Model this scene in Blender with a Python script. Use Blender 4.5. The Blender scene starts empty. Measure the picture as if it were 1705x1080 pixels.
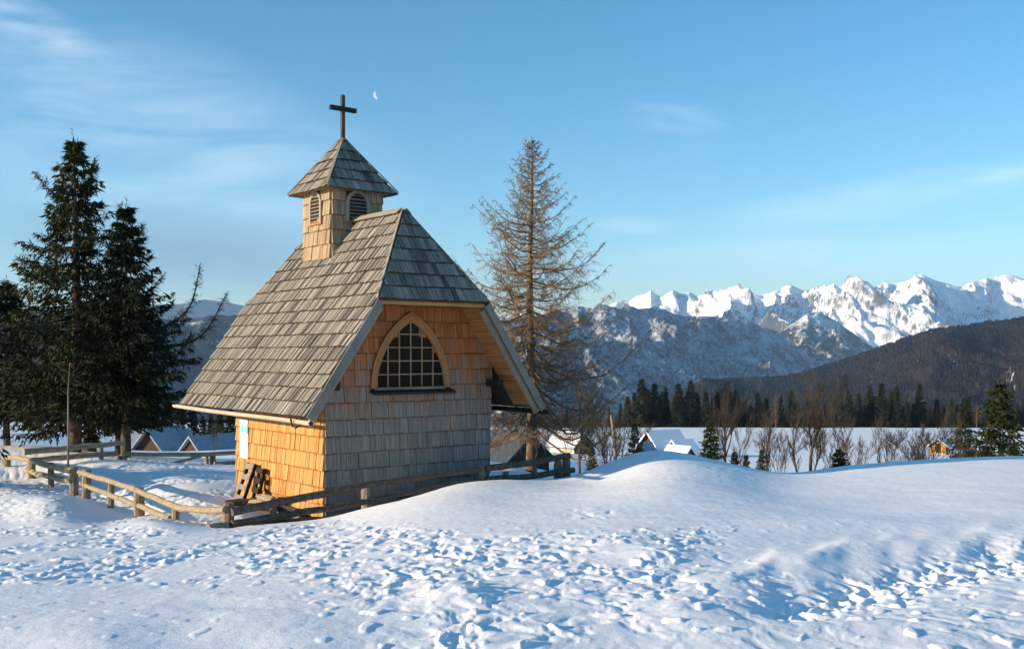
import bpy, math, random
import numpy as np
from mathutils import Vector, Matrix

random.seed(7)
rng = np.random.default_rng(11)
SC = bpy.context.scene
COL = SC.collection

# ------------------------------------------------------------------ camera
F, CX, HZ = 1727.0, 852.5, 590.0          # focal length and horizon of the photograph, in its pixels
EYE = 1.6
cam_d = bpy.data.cameras.new('camera')
cam = bpy.data.objects.new('camera', cam_d)
COL.objects.link(cam)
cam.location = (0, 0, EYE)
cam.rotation_euler = (math.pi / 2, 0, 0)
cam_d.sensor_fit = 'HORIZONTAL'
cam_d.sensor_width = 36.0
cam_d.lens = 36.0 * F / 1705.0
cam_d.shift_y = (HZ - 540.0) / 1705.0
cam_d.clip_start = 0.1
cam_d.clip_end = 80000.0
SC.camera = cam

# ------------------------------------------------------------------ light
SUN_EL = math.radians(12.0)
SUN_FRONT = math.radians(18.0)            # how far the sun stands on the camera's side of due left
sdir = Vector((-math.cos(SUN_FRONT) * math.cos(SUN_EL), -math.sin(SUN_FRONT) * math.cos(SUN_EL), math.sin(SUN_EL)))
sun_d = bpy.data.lights.new('sun', 'SUN')
sun_d.energy = 5.0
sun_d.angle = math.radians(0.5)
sun_d.color = (1.0, 0.81, 0.58)
sun = bpy.data.objects.new('sun', sun_d)
COL.objects.link(sun)
sun.rotation_euler = sdir.to_track_quat('Z', 'Y').to_euler()
sun.location = sdir * 50

world = bpy.data.worlds.new('World')
SC.world = world
world.use_nodes = True
SC.view_settings.view_transform = 'Standard'
SC.view_settings.look = 'None'
SC.view_settings.gamma = 1.0
SC.view_settings.use_curve_mapping = False
SC.view_settings.exposure = 1.02
SKY_STRENGTH = 0.11


class NT:
    """tiny node-tree helper"""
    def __init__(self, tree):
        self.t = tree
        self.t.nodes.clear()

    def n(self, kind, **kw):
        nd = self.t.nodes.new(kind)
        for k, v in kw.items():
            if isinstance(k, str) and hasattr(nd, k):
                setattr(nd, k, v)
        return nd

    def link(self, a, b):
        self.t.links.new(a, b)

    def val(self, sock, v):
        if hasattr(v, 'is_linked') or isinstance(v, bpy.types.NodeSocket):
            self.t.links.new(v, sock)
        else:
            sock.default_value = v

    def math(self, op, a, b=None, c=None, clamp=False):
        nd = self.n('ShaderNodeMath', operation=op, use_clamp=clamp)
        self.val(nd.inputs[0], a)
        if b is not None:
            self.val(nd.inputs[1], b)
        if c is not None:
            self.val(nd.inputs[2], c)
        return nd.outputs[0]

    def ramp(self, fac, stops, interp='LINEAR'):
        nd = self.n('ShaderNodeValToRGB')
        cr = nd.color_ramp
        cr.interpolation = interp
        while len(cr.elements) < len(stops):
            cr.elements.new(0.5)
        for e, (p, c) in zip(cr.elements, stops):
            e.position = p
            e.color = (c, c, c, 1) if isinstance(c, (int, float)) else (*c, 1)
        self.val(nd.inputs[0], fac)
        return nd.outputs[0]

    def mix(self, fac, a, b, mode='MIX'):
        nd = self.n('ShaderNodeMix', data_type='RGBA', blend_type=mode)
        self.val(nd.inputs[0], fac)
        self.val(nd.inputs[6], a if not isinstance(a, tuple) else (*a, 1)[:4])
        self.val(nd.inputs[7], b if not isinstance(b, tuple) else (*b, 1)[:4])
        return nd.outputs[2]

    def noise(self, vec, scale, detail=4, rough=0.55, dist=0.0):
        nd = self.n('ShaderNodeTexNoise')
        if vec is not None:
            self.link(vec, nd.inputs['Vector'])
        nd.inputs['Scale'].default_value = scale
        nd.inputs['Detail'].default_value = detail
        nd.inputs['Roughness'].default_value = rough
        nd.inputs['Distortion'].default_value = dist
        return nd.outputs[0]

    def mapping(self, vec, scale=(1, 1, 1), loc=(0, 0, 0), rot=(0, 0, 0)):
        nd = self.n('ShaderNodeMapping')
        self.link(vec, nd.inputs['Vector'])
        nd.inputs['Scale'].default_value = scale
        nd.inputs['Location'].default_value = loc
        nd.inputs['Rotation'].default_value = rot
        return nd.outputs[0]


# sky: the daylight sky with thin cirrus in it
w = NT(world.node_tree)
sky = w.n('ShaderNodeTexSky')
sky.sky_type = 'NISHITA'
sky.sun_disc = False
sky.sun_elevation = SUN_EL
sky.sun_rotation = math.atan2(sdir.x, sdir.y)
sky.altitude = 1300
sky.air_density = 1.0
sky.dust_density = 0.8
sky.ozone_density = 2.1
tc = w.n('ShaderNodeTexCoord')
sep = w.n('ShaderNodeSeparateXYZ')
w.link(tc.outputs['Generated'], sep.inputs[0])
az = w.math('ARCTAN2', sep.outputs[0], sep.outputs[1])      # 0 ahead, + to the right
el = w.math('ARCSINE', sep.outputs[2])
comb = w.n('ShaderNodeCombineXYZ')
w.link(az, comb.inputs[0])
w.link(el, comb.inputs[1])
ae = comb.outputs[0]
wis = w.noise(w.mapping(ae, scale=(3.0, 14.0, 1.0), rot=(0, 0, math.radians(-6))), 1.6, 7, 0.62, 0.6)
wis2 = w.noise(w.mapping(ae, scale=(5.0, 30.0, 1.0), rot=(0, 0, math.radians(9)), loc=(3.1, 1.7, 0)), 1.3, 6, 0.6, 0.9)


def wisp(a0, e0, ra, re, rot, tex, lo, hi):
    """soft patch of cirrus at azimuth a0 / elevation e0 (degrees)"""
    m = w.mapping(ae, loc=(-math.radians(a0), -math.radians(e0), 0))
    m = w.mapping(m, rot=(0, 0, -math.radians(rot)))
    m = w.mapping(m, scale=(1 / math.radians(ra), 1 / math.radians(re), 1))
    ln = w.n('ShaderNodeVectorMath', operation='LENGTH')
    w.link(m, ln.inputs[0])
    fall = w.math('SUBTRACT', 1.0, ln.outputs['Value'], clamp=True)
    fall = w.math('SMOOTH_MIN', fall, 0.8, 0.3)
    t = w.n('ShaderNodeMapRange')
    w.link(tex, t.inputs[0])
    t.inputs[1].default_value = lo
    t.inputs[2].default_value = hi
    return w.math('MULTIPLY', fall, t.outputs[0], clamp=True)


cl = wisp(-19, 11.0, 16, 6, -14, wis, 0.33, 0.72)
for args in [(-24, 15.5, 9, 1.6, -22, wis2, 0.3, 0.7), (8.8, 12.5, 3.6, 1.5, -14, wis2, 0.42, 0.95), (7, 7.0, 3.2, 0.6, -3, wis2, 0.25, 0.8),
             (19, 8.0, 11, 1.3, 7, wis2, 0.28, 0.75), (14, 5.2, 14, 1.6, 2, wis, 0.35, 0.8), (25.5, 8.9, 4, 0.6, 8, wis2, 0.2, 0.7)]:
    cl = w.math('MAXIMUM', cl, wisp(*args))
low = wisp(-17, 5.3, 12, 2.8, -3, wis, 0.18, 0.45)               # the grey-violet bank low on the left
bright = w.mix(w.math('MULTIPLY', cl, 0.36), sky.outputs[0], (7.2, 7.6, 8.0))
both = w.mix(w.math('MULTIPLY', low, 0.8), bright, (1.25, 1.7, 2.4))
hs = w.n('ShaderNodeHueSaturation')
hs.inputs['Saturation'].default_value = 1.28
hs.inputs['Hue'].default_value = 0.491
w.link(both, hs.inputs['Color'])
bg = w.n('ShaderNodeBackground')
bg.inputs['Strength'].default_value = SKY_STRENGTH
w.link(hs.outputs[0], bg.inputs['Color'])
wo = w.n('ShaderNodeOutputWorld')
w.link(bg.outputs[0], wo.inputs['Surface'])


# ------------------------------------------------------------------ helpers
def ray(px, row, d):
    """world point seen at pixel (px,row) of the photograph at distance d ahead"""
    return Vector(((px - CX) / F * d, d, EYE + (HZ - row) / F * d))


def link(name, me, mat=None, parent=None):
    o = bpy.data.objects.new(name, me)
    COL.objects.link(o)
    if mat is not None and me is not None and len(me.materials) == 0:
        me.materials.append(mat)
    if parent is not None:
        o.parent = parent
    return o


def tag(o, label=None, cat=None, group=None, kind=None):
    if label:
        o['label'] = label
    if cat:
        o['category'] = cat
    if group:
        o['group'] = group
    if kind:
        o['kind'] = kind
    return o


def thing(name, label, cat, loc=(0, 0, 0), rz=0.0, group=None):
    o = bpy.data.objects.new(name, None)
    o.empty_display_size = 0.3
    COL.objects.link(o)
    o.location = loc
    o.rotation_euler = (0, 0, rz)
    return tag(o, label, cat, group)


def copy_tree(o, parent=None):
    c = o.copy()
    COL.objects.link(c)
    c.parent = parent
    for ch in o.children:
        copy_tree(ch, c)
    return c


class MB:
    """collects vertices and faces, then becomes ONE mesh"""
    def __init__(self):
        self.v, self.f, self.nv = [], [], 0
        self.uv, self.rnd, self.mi = [], [], {}

    def add(self, verts, faces, uv=None, rnd=0.0, second=()):
        for q in second:
            self.mi[len(self.f) + q] = 1
        verts = np.asarray(verts, dtype=float).reshape(-1, 3)
        self.v.append(verts)
        self.f.extend([tuple(int(i) + self.nv for i in f) for f in faces])
        self.uv.append(np.zeros((len(verts), 2)) if uv is None else np.asarray(uv, dtype=float))
        self.rnd.append(np.full(len(verts), rnd))
        self.nv += len(verts)

    def box(self, lo, hi):
        x0, y0, z0 = lo
        x1, y1, z1 = hi
        v = [(x0, y0, z0), (x1, y0, z0), (x1, y1, z0), (x0, y1, z0), (x0, y0, z1), (x1, y0, z1), (x1, y1, z1), (x0, y1, z1)]
        self.add(v, [(3, 2, 1, 0), (4, 5, 6, 7), (0, 1, 5, 4), (1, 2, 6, 5), (2, 3, 7, 6), (3, 0, 4, 7)])
        return self

    def beam(self, p, q, wd, th, up=(0, 0, 1)):
        """rectangular bar from p to q: wd across, th along up"""
        p, q = Vector(p), Vector(q)
        d = (q - p).normalized()
        u = Vector(up)
        s = d.cross(u)
        if s.length < 1e-4:
            s = d.cross(Vector((1, 0, 0)))
        s.normalize()
        u = s.cross(d).normalized()
        v = []
        for c in (p, q):
            for a, b in ((-1, -1), (1, -1), (1, 1), (-1, 1)):
                v.append(c + s * (a * wd / 2) + u * (b * th / 2))
        self.add(v, [(3, 2, 1, 0), (4, 5, 6, 7), (0, 1, 5, 4), (1, 2, 6, 5), (2, 3, 7, 6), (3, 0, 4, 7)])
        return self

    def tube(self, pts, rad, sides=8, cap=True, jit=0.0):
        pts = np.asarray(pts, dtype=float)
        n = len(pts)
        rad = np.broadcast_to(np.asarray(rad, dtype=float), (n,))
        tan = np.gradient(pts, axis=0)
        tan /= np.linalg.norm(tan, axis=1)[:, None] + 1e-9
        ref = np.array([0.0, 0, 1]) if abs(tan[0][2]) < 0.9 else np.array([1.0, 0, 0])
        a = np.cross(tan, ref)
        a /= np.linalg.norm(a, axis=1)[:, None] + 1e-9
        b = np.cross(tan, a)
        ang = np.arange(sides) * 2 * math.pi / sides
        r = rad[:, None] * (1 + (rng.uniform(-jit, jit, (n, sides)) if jit else 0))
        ring = pts[:, None, :] + r[..., None] * (np.cos(ang)[None, :, None] * a[:, None, :] + np.sin(ang)[None, :, None] * b[:, None, :])
        faces = []
        for i in range(n - 1):
            for k in range(sides):
                k2 = (k + 1) % sides
                faces.append((i * sides + k, i * sides + k2, (i + 1) * sides + k2, (i + 1) * sides + k))
        if cap:
            faces.append(tuple(range(sides - 1, -1, -1)))
            faces.append(tuple((n - 1) * sides + k for k in range(sides)))
        self.add(ring.reshape(-1, 3), faces)
        return self

    def spikes(self, p, q, wd, flat=0.35):
        """many thin tapering needles or twigs at once"""
        p, q = np.asarray(p, float), np.asarray(q, float)
        n = len(p)
        if n == 0:
            return self
        wd = np.broadcast_to(np.asarray(wd, float), (n,))
        d = q - p
        d /= np.linalg.norm(d, axis=1)[:, None] + 1e-9
        r = rng.normal(size=(n, 3))
        a = np.cross(d, r)
        a /= np.linalg.norm(a, axis=1)[:, None] + 1e-9
        b = np.cross(d, a)
        w2 = (wd / 2)[:, None]
        m = p + (q - p) * 0.25
        v = np.stack([p + a * w2 * 0.6, m - a * w2 + b * w2 * flat, m + a * w2 * 0.6 - b * w2 * flat * 2, q], axis=1).reshape(-1, 3)
        base = (np.arange(n) * 4)[:, None, None] + np.array([[0, 1, 3], [1, 2, 3], [2, 0, 3]])[None]
        self.add(v, [tuple(f) for f in base.reshape(-1, 3)])
        return self

    def mesh(self, name, mat=None, smooth=False, mat2=None):
        v = np.concatenate(self.v) if self.v else np.zeros((0, 3))
        me = bpy.data.meshes.new(name)
        me.from_pydata(v.tolist(), [], self.f)
        if any(np.any(u) for u in self.uv):
            uv = np.concatenate(self.uv)
            lay = me.uv_layers.new(name='UVMap')
            idx = np.empty(len(me.loops), dtype=np.int32)
            me.loops.foreach_get('vertex_index', idx)
            lay.data.foreach_set('uv', uv[idx].astype(np.float32).ravel())
            at = me.attributes.new('rnd', 'FLOAT', 'POINT')
            at.data.foreach_set('value', np.concatenate(self.rnd).astype(np.float32))
        if smooth:
            me.polygons.foreach_set('use_smooth', np.ones(len(me.polygons), dtype=bool))
        if mat is not None:
            me.materials.append(mat)
        if mat2 is not None:
            me.materials.append(mat2)
            for q in self.mi:
                me.polygons[q].material_index = 1
        me.update()
        return me

    def build(self, name, mat, parent=None, smooth=False, mat2=None):
        return link(name, self.mesh(name, mat, smooth, mat2), None, parent)


# vectorised gradient noise ---------------------------------------------------
def _hash(ix, iy, seed):
    h = (ix.astype(np.int64) * 374761393 + iy.astype(np.int64) * 668265263 + seed * 1442695041) & 0xFFFFFFFF
    h = ((h ^ (h >> 13)) * 1274126177) & 0xFFFFFFFF
    return (h ^ (h >> 16)) & 0xFFFFFFFF


def gnoise(x, y, seed=0):
    x, y = np.asarray(x, float), np.asarray(y, float)
    ix, iy = np.floor(x), np.floor(y)
    fx, fy = x - ix, y - iy
    ux, uy = fx * fx * fx * (fx * (fx * 6 - 15) + 10), fy * fy * fy * (fy * (fy * 6 - 15) + 10)
    out = 0
    for dx in (0, 1):
        for dy in (0, 1):
            h = _hash(ix + dx, iy + dy, seed) * (2 * math.pi / 4294967296.0)
            g = np.cos(h) * (fx - dx) + np.sin(h) * (fy - dy)
            out = out + g * (ux if dx else 1 - ux) * (uy if dy else 1 - uy)
    return out * 1.5


def fbm(x, y, octv=5, seed=0, gain=0.5, lac=2.03):
    s, a, t = 0, 1.0, 0
    for o in range(octv):
        s = s + a * gnoise(x, y, seed + o * 17)
        t += a
        a *= gain
        x, y = x * lac + 3.7, y * lac - 1.9
    return s / t


def ridged(x, y, octv=6, seed=0, gain=0.55, lac=2.07):
    s, a, t, prev = 0, 1.0, 0, 1.0
    for o in range(octv):
        n = 1 - np.abs(gnoise(x, y, seed + o * 31)) * 1.6
        n = np.clip(n, 0, 1) ** 2
        s = s + a * n * prev
        prev = np.clip(n * 1.6, 0.15, 1)
        t += a
        a *= gain
        x, y = x * lac + 5.1, y * lac + 2.3
    return s / t


def sstep(a, b, x):
    t = np.clip((x - a) / (b - a), 0, 1)
    return t * t * (3 - 2 * t)


def grid_mesh(name, P, mat, wrap=False):
    """P: (rows, cols, 3) -> one smooth quad sheet"""
    nr, nc = P.shape[:2]
    me = bpy.data.meshes.new(name)
    me.vertices.add(nr * nc)
    me.vertices.foreach_set('co', P.reshape(-1).astype(np.float32))
    cols = nc if wrap else nc - 1
    i, j = np.meshgrid(np.arange(nr - 1), np.arange(cols), indexing='ij')
    j2 = (j + 1) % nc
    q = np.stack([i * nc + j, i * nc + j2, (i + 1) * nc + j2, (i + 1) * nc + j], axis=-1).reshape(-1, 4).astype(np.int32)
    me.loops.add(q.size)
    me.loops.foreach_set('vertex_index', q.ravel())
    me.polygons.add(len(q))
    me.polygons.foreach_set('loop_start', np.arange(0, q.size, 4, dtype=np.int32))
    me.polygons.foreach_set('use_smooth', np.ones(len(q), dtype=bool))
    me.update(calc_edges=True)
    me.validate()
    me.materials.append(mat)
    return me


# ------------------------------------------------------------------ materials
def new_mat(name):
    m = bpy.data.materials.new(name)
    m.use_nodes = True
    n = NT(m.node_tree)
    b = n.n('ShaderNodeBsdfPrincipled')
    o = n.n('ShaderNodeOutputMaterial')
    n.link(b.outputs[0], o.inputs['Surface'])
    b.inputs['Roughness'].default_value = 0.8
    b.inputs['Specular IOR Level'].default_value = 0.25
    return m, n, b


def bump(n, b, h, strength=0.4, dist=0.01):
    nd = n.n('ShaderNodeBump')
    nd.inputs['Strength'].default_value = strength
    nd.inputs['Distance'].default_value = dist
    n.link(h, nd.inputs['Height'])
    n.link(nd.outputs[0], b.inputs['Normal'])


def mat_snow():
    m, n, b = new_mat('snow')
    g = n.n('ShaderNodeNewGeometry')
    pos = g.outputs['Position']
    a = n.noise(pos, 0.8, 5)
    col = n.mix(a, (0.86, 0.87, 0.89), (0.92, 0.92, 0.92))
    n.link(col, b.inputs['Base Color'])
    b.inputs['Roughness'].default_value = 0.65
    f1 = n.noise(pos, 14.0, 6, 0.65)
    f2 = n.noise(pos, 90.0, 3, 0.6)
    h = n.math('ADD', n.math('MULTIPLY', f1, 0.8), n.math('MULTIPLY', f2, 0.22))
    bump(n, b, h, 0.42, 0.02)
    return m


def mat_wood(name, cols, grain=(60, 3), dark=0.5, bumpy=0.5, weather=None, rough=0.85, rust_shade=None):
    """weathered wood; cols = list of colours chosen per shingle, grain runs along v of the UV map"""
    m, n, b = new_mat(name)
    uv = n.n('ShaderNodeUVMap')
    oi = n.n('ShaderNodeObjectInfo')
    at = n.n('ShaderNodeAttribute')
    at.attribute_name = 'rnd'
    r = n.math('FRACT', n.math('ADD', oi.outputs['Random'], at.outputs['Fac']))
    cmb = n.n('ShaderNodeCombineXYZ')
    s = n.n('ShaderNodeSeparateXYZ')
    n.link(uv.outputs[0], s.inputs[0])
    n.link(n.math('MULTIPLY', s.outputs[0], grain[0]), cmb.inputs[0])
    n.link(n.math('MULTIPLY', s.outputs[1], grain[1]), cmb.inputs[1])
    n.link(n.math('MULTIPLY', r, 53.0), cmb.inputs[2])
    g1 = n.noise(cmb.outputs[0], 1.0, 5, 0.6)
    stops = [(i / max(1, len(cols) - 1), c) for i, c in enumerate(cols)]
    base = n.ramp(r, stops)
    gf = n.ramp(g1, [(0.3, dark), (0.62, 1.12)])
    col = n.mix(1.0, base, gf, 'MULTIPLY')
    if weather:
        geo = n.n('ShaderNodeNewGeometry')
        sp = n.n('ShaderNodeSeparateXYZ')
        n.link(geo.outputs['Position'], sp.inputs[0])
        z0, z1, wcols = weather
        zz = n.math('ADD', sp.outputs[2], n.math('MULTIPLY', n.math('SUBTRACT', n.noise(geo.outputs['Position'], 2.2, 5, 0.65), 0.5), 1.5))
        zz = n.math('ADD', zz, n.math('MULTIPLY', n.math('SUBTRACT', r, 0.5), 0.7))
        mr = n.n('ShaderNodeMapRange')
        mr.inputs[1].default_value = z0
        mr.inputs[2].default_value = z1
        n.link(zz, mr.inputs[0])
        wst = [(i / max(1, len(wcols) - 1), c) for i, c in enumerate(wcols)]
        wc = n.mix(1.0, n.ramp(r, wst), gf, 'MULTIPLY')
        col = n.mix(mr.outputs[0], wc, col)
    if rust_shade:
        # strip below the next butt: unbleached on walls, dirt and painted shade on roofs
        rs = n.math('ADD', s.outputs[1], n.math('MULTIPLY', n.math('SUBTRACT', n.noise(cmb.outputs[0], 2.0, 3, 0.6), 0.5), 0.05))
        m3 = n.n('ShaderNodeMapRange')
        m3.inputs[1].default_value = rust_shade[1]
        m3.inputs[2].default_value = rust_shade[1] + 0.02
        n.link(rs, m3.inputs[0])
        col = n.mix(n.math('MULTIPLY', m3.outputs[0], rust_shade[2]), col, rust_shade[0])
    n.link(col, b.inputs['Base Color'])
    b.inputs['Roughness'].default_value = rough
    b.inputs['Specular IOR Level'].default_value = 0.15
    bump(n, b, g1, bumpy, 0.006)
    return m


def mat_bark(name, c0, c1, scale=9, stretch=0.25, bs=0.6):
    """bark or round timber, grain along object z or a mix of both"""
    m, n, b = new_mat(name)
    tcn = n.n('ShaderNodeTexCoord')
    v = n.mapping(tcn.outputs['Object'], scale=(1, 1, stretch))
    a = n.noise(v, scale, 6, 0.65)
    col = n.ramp(a, [(0.3, c0), (0.7, c1)])
    n.link(col, b.inputs['Base Color'])
    b.inputs['Roughness'].default_value = 0.9
    b.inputs['Specular IOR Level'].default_value = 0.1
    bump(n, b, a, bs, 0.02)
    return m


def mat_plain(name, col, rough=0.7, spec=0.2, var=0.25, scale=6.0):
    m, n, b = new_mat(name)
    g = n.n('ShaderNodeNewGeometry')
    a = n.noise(g.outputs['Position'], scale, 5, 0.6)
    d = tuple(c * (1 - var) for c in col)
    e = tuple(min(1, c * (1 + var)) for c in col)
    n.link(n.mix(a, d, e), b.inputs['Base Color'])
    b.inputs['Roughness'].default_value = rough
    b.inputs['Specular IOR Level'].default_value = spec
    return m


def mat_foliage(name, c0, c1, c2, scale=1.3):
    m, n, b = new_mat(name)
    g = n.n('ShaderNodeNewGeometry')
    oi = n.n('ShaderNodeObjectInfo')
    a = n.noise(g.outputs['Position'], scale, 4, 0.6)
    f = n.noise(g.outputs['Position'], scale * 9, 2, 0.5)
    k = n.math('ADD', n.math('MULTIPLY', a, 0.6), n.math('MULTIPLY', f, 0.4))
    k = n.math('ADD', k, n.math('MULTIPLY', n.math('SUBTRACT', oi.outputs['Random'], 0.5), 0.12))
    n.link(n.ramp(k, [(0.32, c0), (0.52, c1), (0.68, c2)]), b.inputs['Base Color'])
    b.inputs['Roughness'].default_value = 0.7
    b.inputs['Specular IOR Level'].default_value = 0.12
    return m


M = {}
M['snow'] = mat_snow()
M['roof_shingle'] = mat_wood('weathered_roof_shingle', [(.265, .245, .205), (.33, .305, .255), (.21, .195, .165), (.36, .335, .28), (.28, .26, .215), (.11, .10, .09), (.32, .30, .25)], (85, 1.4), 0.15, 0.7, rust_shade=((.10, .066, .042), .246, 0.85))
M['roof_deck'] = mat_wood('roof_deck', [(.06, .045, .03), (.07, .05, .035)], (30, 2), 0.7, 0.3)
M['wall_side'] = mat_wood('golden_larch_shingle', [(.48, .25, .082), (.55, .315, .115), (.43, .21, .065), (.52, .285, .10), (.58, .345, .14), (.37, .175, .058)], (65, 2.0), 0.42, 0.5, rust_shade=((.26, .09, .026), .238, 0.95))
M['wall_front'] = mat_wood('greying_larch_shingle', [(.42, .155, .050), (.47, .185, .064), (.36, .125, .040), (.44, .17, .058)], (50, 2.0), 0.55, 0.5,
                           weather=(0.45, 1.75, [(.235, .215, .19), (.275, .25, .225), (.215, .195, .172), (.255, .232, .208), (.285, .26, .23)]), rust_shade=((.13, .052, .024), .240, 0.85))
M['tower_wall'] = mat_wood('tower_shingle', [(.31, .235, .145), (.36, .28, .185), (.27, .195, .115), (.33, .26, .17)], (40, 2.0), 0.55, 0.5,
                           rust_shade=((.20, .10, .045), .246, 0.8))
M['wall_core'] = mat_plain('wall_boarding', (.10, .055, .028), 0.9, 0.1)
M['board'] = mat_wood('orange_board', [(.38, .18, .07), (.44, .215, .085), (.34, .155, .06)], (25, 1.2), 0.7, 0.3)
M['board_pale'] = mat_wood('pale_board', [(.27, .235, .175), (.30, .26, .195)], (30, 1.2), 0.7, 0.3)
M['frame'] = mat_wood('window_frame_wood', [(.34, .15, .058), (.38, .175, .07)], (30, 1.2), 0.7, 0.3)
M['muntin'] = mat_wood('muntin_wood', [(.30, .20, .115), (.34, .23, .135)], (30, 1.2), 0.7, 0.3)
M['board_grey'] = mat_wood('grey_board', [(.20, .185, .165), (.24, .22, .20)], (30, 1.5), 0.65, 0.4)
M['dark_wood'] = mat_plain('dark_timber', (.030, .024, .019), 0.85, 0.15)
M['iron'] = mat_plain('iron', (.02, .02, .022), 0.6, 0.4)
M['log'] = mat_bark('weathered_log', (.20, .155, .10), (.40, .335, .235), 14, 1.0, 0.5)
M['post'] = mat_bark('fence_post_wood', (.13, .10, .07), (.32, .25, .165), 16, 0.2, 0.7)
M['rail_shaded'] = mat_bark('shaded_rail', (.055, .045, .036), (.16, .13, .10), 14, 1.0, 0.6)  # darker copy of the log wood, gable-side shade put into the colour
M['gutter'] = mat_bark('gutter_log', (.34, .29, .21), (.46, .41, .32), 10, 1.0, 0.4)
M['cross'] = mat_bark('cross_wood', (.05, .038, .028), (.13, .10, .07), 20, 0.2, 0.4)
M['spruce_bark'] = mat_bark('spruce_bark', (.05, .035, .025), (.15, .105, .07), 10, 0.3)
M['larch_bark'] = mat_bark('larch_bark', (.06, .040, .027), (.25, .175, .11), 9, 0.35, 0.9)
M['larch_twig'] = mat_plain('larch_twig', (.215, .148, .088), 0.9, 0.05, 0.45, 3.0)
M['twig_brown'] = mat_plain('bare_twig', (.062, .048, .036), 0.9, 0.05, 0.35, 3.0)
M['trunk_grey'] = mat_bark('bare_trunk', (.04, .03, .024), (.13, .10, .075), 8, 0.3)
M['needles'] = mat_foliage('spruce_needles', (.009, .013, .006), (.022, .030, .011), (.060, .060, .018))
M['needles_far'] = mat_foliage('spruce_needles_distant', (.010, .014, .008), (.022, .028, .014), (.04, .045, .02), 0.25)
M['larch_far'] = mat_plain('larch_crown_brown', (.14, .078, .04), 0.9, 0.05, 0.4, 0.3)
M['cone'] = mat_plain('spruce_cone', (.20, .095, .04), 0.8, 0.1)
M['hut_wall'] = mat_wood('hut_boards', [(.06, .042, .03), (.08, .055, .038)], (20, 1), 0.6, 0.3)
M['hut_orange'] = mat_plain('cabin_planks', (.52, .27, .09), 0.85, 0.1, 0.25, 3)
M['plaster'] = mat_plain('pale_plaster', (.62, .54, .42), 0.9, 0.1, 0.1, 2)
M['snow_roof'] = mat_plain('roof_snow', (.84, .85, .87), 0.7, 0.2, 0.03, 3)
M['barn_roof'] = mat_plain('shaded_barn_shingle', (.06, .066, .078), 0.85, 0.15, 0.4, 5)  # roof colour darkened to carry the chapel's shade
M['slate_snow_shade'] = mat_plain('snowy_shingle_shade', (.27, .30, .35), 0.8, 0.2, 0.35, 4)  # snowy shingle toned grey-blue, tree shade put into the colour


M['end_grain_roof'] = mat_plain('dark_end_grain', (.055, .045, .035), 0.95, 0.05, 0.4, 30)  # butt faces darkened so the course lines read stronger
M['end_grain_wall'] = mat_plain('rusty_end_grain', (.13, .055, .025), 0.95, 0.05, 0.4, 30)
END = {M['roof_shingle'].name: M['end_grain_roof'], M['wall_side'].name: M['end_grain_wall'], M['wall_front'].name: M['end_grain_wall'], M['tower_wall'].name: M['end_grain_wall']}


def mat_glass():
    m, n, b = new_mat('dark_window_glass')
    oi = n.n('ShaderNodeObjectInfo')
    n.link(n.mix(oi.outputs['Random'], (.004, .004, .004), (.018, .011, .006)), b.inputs['Base Color'])
    b.inputs['Roughness'].default_value = 0.12
    b.inputs['Specular IOR Level'].default_value = 0.07
    return m


M['glass'] = mat_glass()


def mat_sign():
    m, n, b = new_mat('notice_print')
    tcn = n.n('ShaderNodeTexCoord')
    s = n.n('ShaderNodeSeparateXYZ')
    n.link(tcn.outputs['Object'], s.inputs[0])
    a = n.noise(n.mapping(tcn.outputs['Object'], scale=(1, 3, 9)), 3.0, 3)
    z = n.math('ADD', s.outputs[2], n.math('MULTIPLY', n.math('SUBTRACT', a, 0.5), 0.14))
    col = n.ramp(n.math('DIVIDE', z, 0.73), [(0.0, (.42, .66, .64)), (0.16, (.45, .68, .66)), (0.24, (.78, .82, .76)), (0.60, (.82, .84, .78)), (0.66, (.16, .50, .45)), (0.80, (.20, .55, .50)), (0.92, (.50, .70, .66))])
    n.link(col, b.inputs['Base Color'])
    b.inputs['Roughness'].default_value = 0.5
    return m


M['sign'] = mat_sign()


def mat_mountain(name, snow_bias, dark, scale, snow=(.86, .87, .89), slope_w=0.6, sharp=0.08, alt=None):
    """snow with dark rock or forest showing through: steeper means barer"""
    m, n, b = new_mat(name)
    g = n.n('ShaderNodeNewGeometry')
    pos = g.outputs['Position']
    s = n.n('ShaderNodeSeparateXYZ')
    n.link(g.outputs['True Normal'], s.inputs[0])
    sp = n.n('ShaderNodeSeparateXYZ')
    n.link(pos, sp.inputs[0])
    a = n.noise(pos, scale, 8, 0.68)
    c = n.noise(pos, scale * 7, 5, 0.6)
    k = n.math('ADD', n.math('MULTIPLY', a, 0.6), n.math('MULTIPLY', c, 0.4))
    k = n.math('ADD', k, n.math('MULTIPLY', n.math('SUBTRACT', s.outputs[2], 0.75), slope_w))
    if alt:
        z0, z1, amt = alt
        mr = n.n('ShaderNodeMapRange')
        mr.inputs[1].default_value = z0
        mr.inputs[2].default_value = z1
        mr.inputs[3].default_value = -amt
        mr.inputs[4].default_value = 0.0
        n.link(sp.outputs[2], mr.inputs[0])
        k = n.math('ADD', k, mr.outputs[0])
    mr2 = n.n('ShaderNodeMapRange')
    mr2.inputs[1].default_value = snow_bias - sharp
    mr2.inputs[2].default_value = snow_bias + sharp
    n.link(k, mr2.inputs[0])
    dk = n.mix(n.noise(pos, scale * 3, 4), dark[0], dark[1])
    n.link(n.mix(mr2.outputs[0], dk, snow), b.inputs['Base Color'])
    b.inputs['Roughness'].default_value = 0.9
    b.inputs['Specular IOR Level'].default_value = 0.05
    return m

# ------------------------------------------------------------------ the ground: one sheet of snow out to the valley
# heights are surveyed at points (column in the photograph, distance ahead, height)
def zr(row, d):
    return EYE + (HZ - row) / F * d


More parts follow.
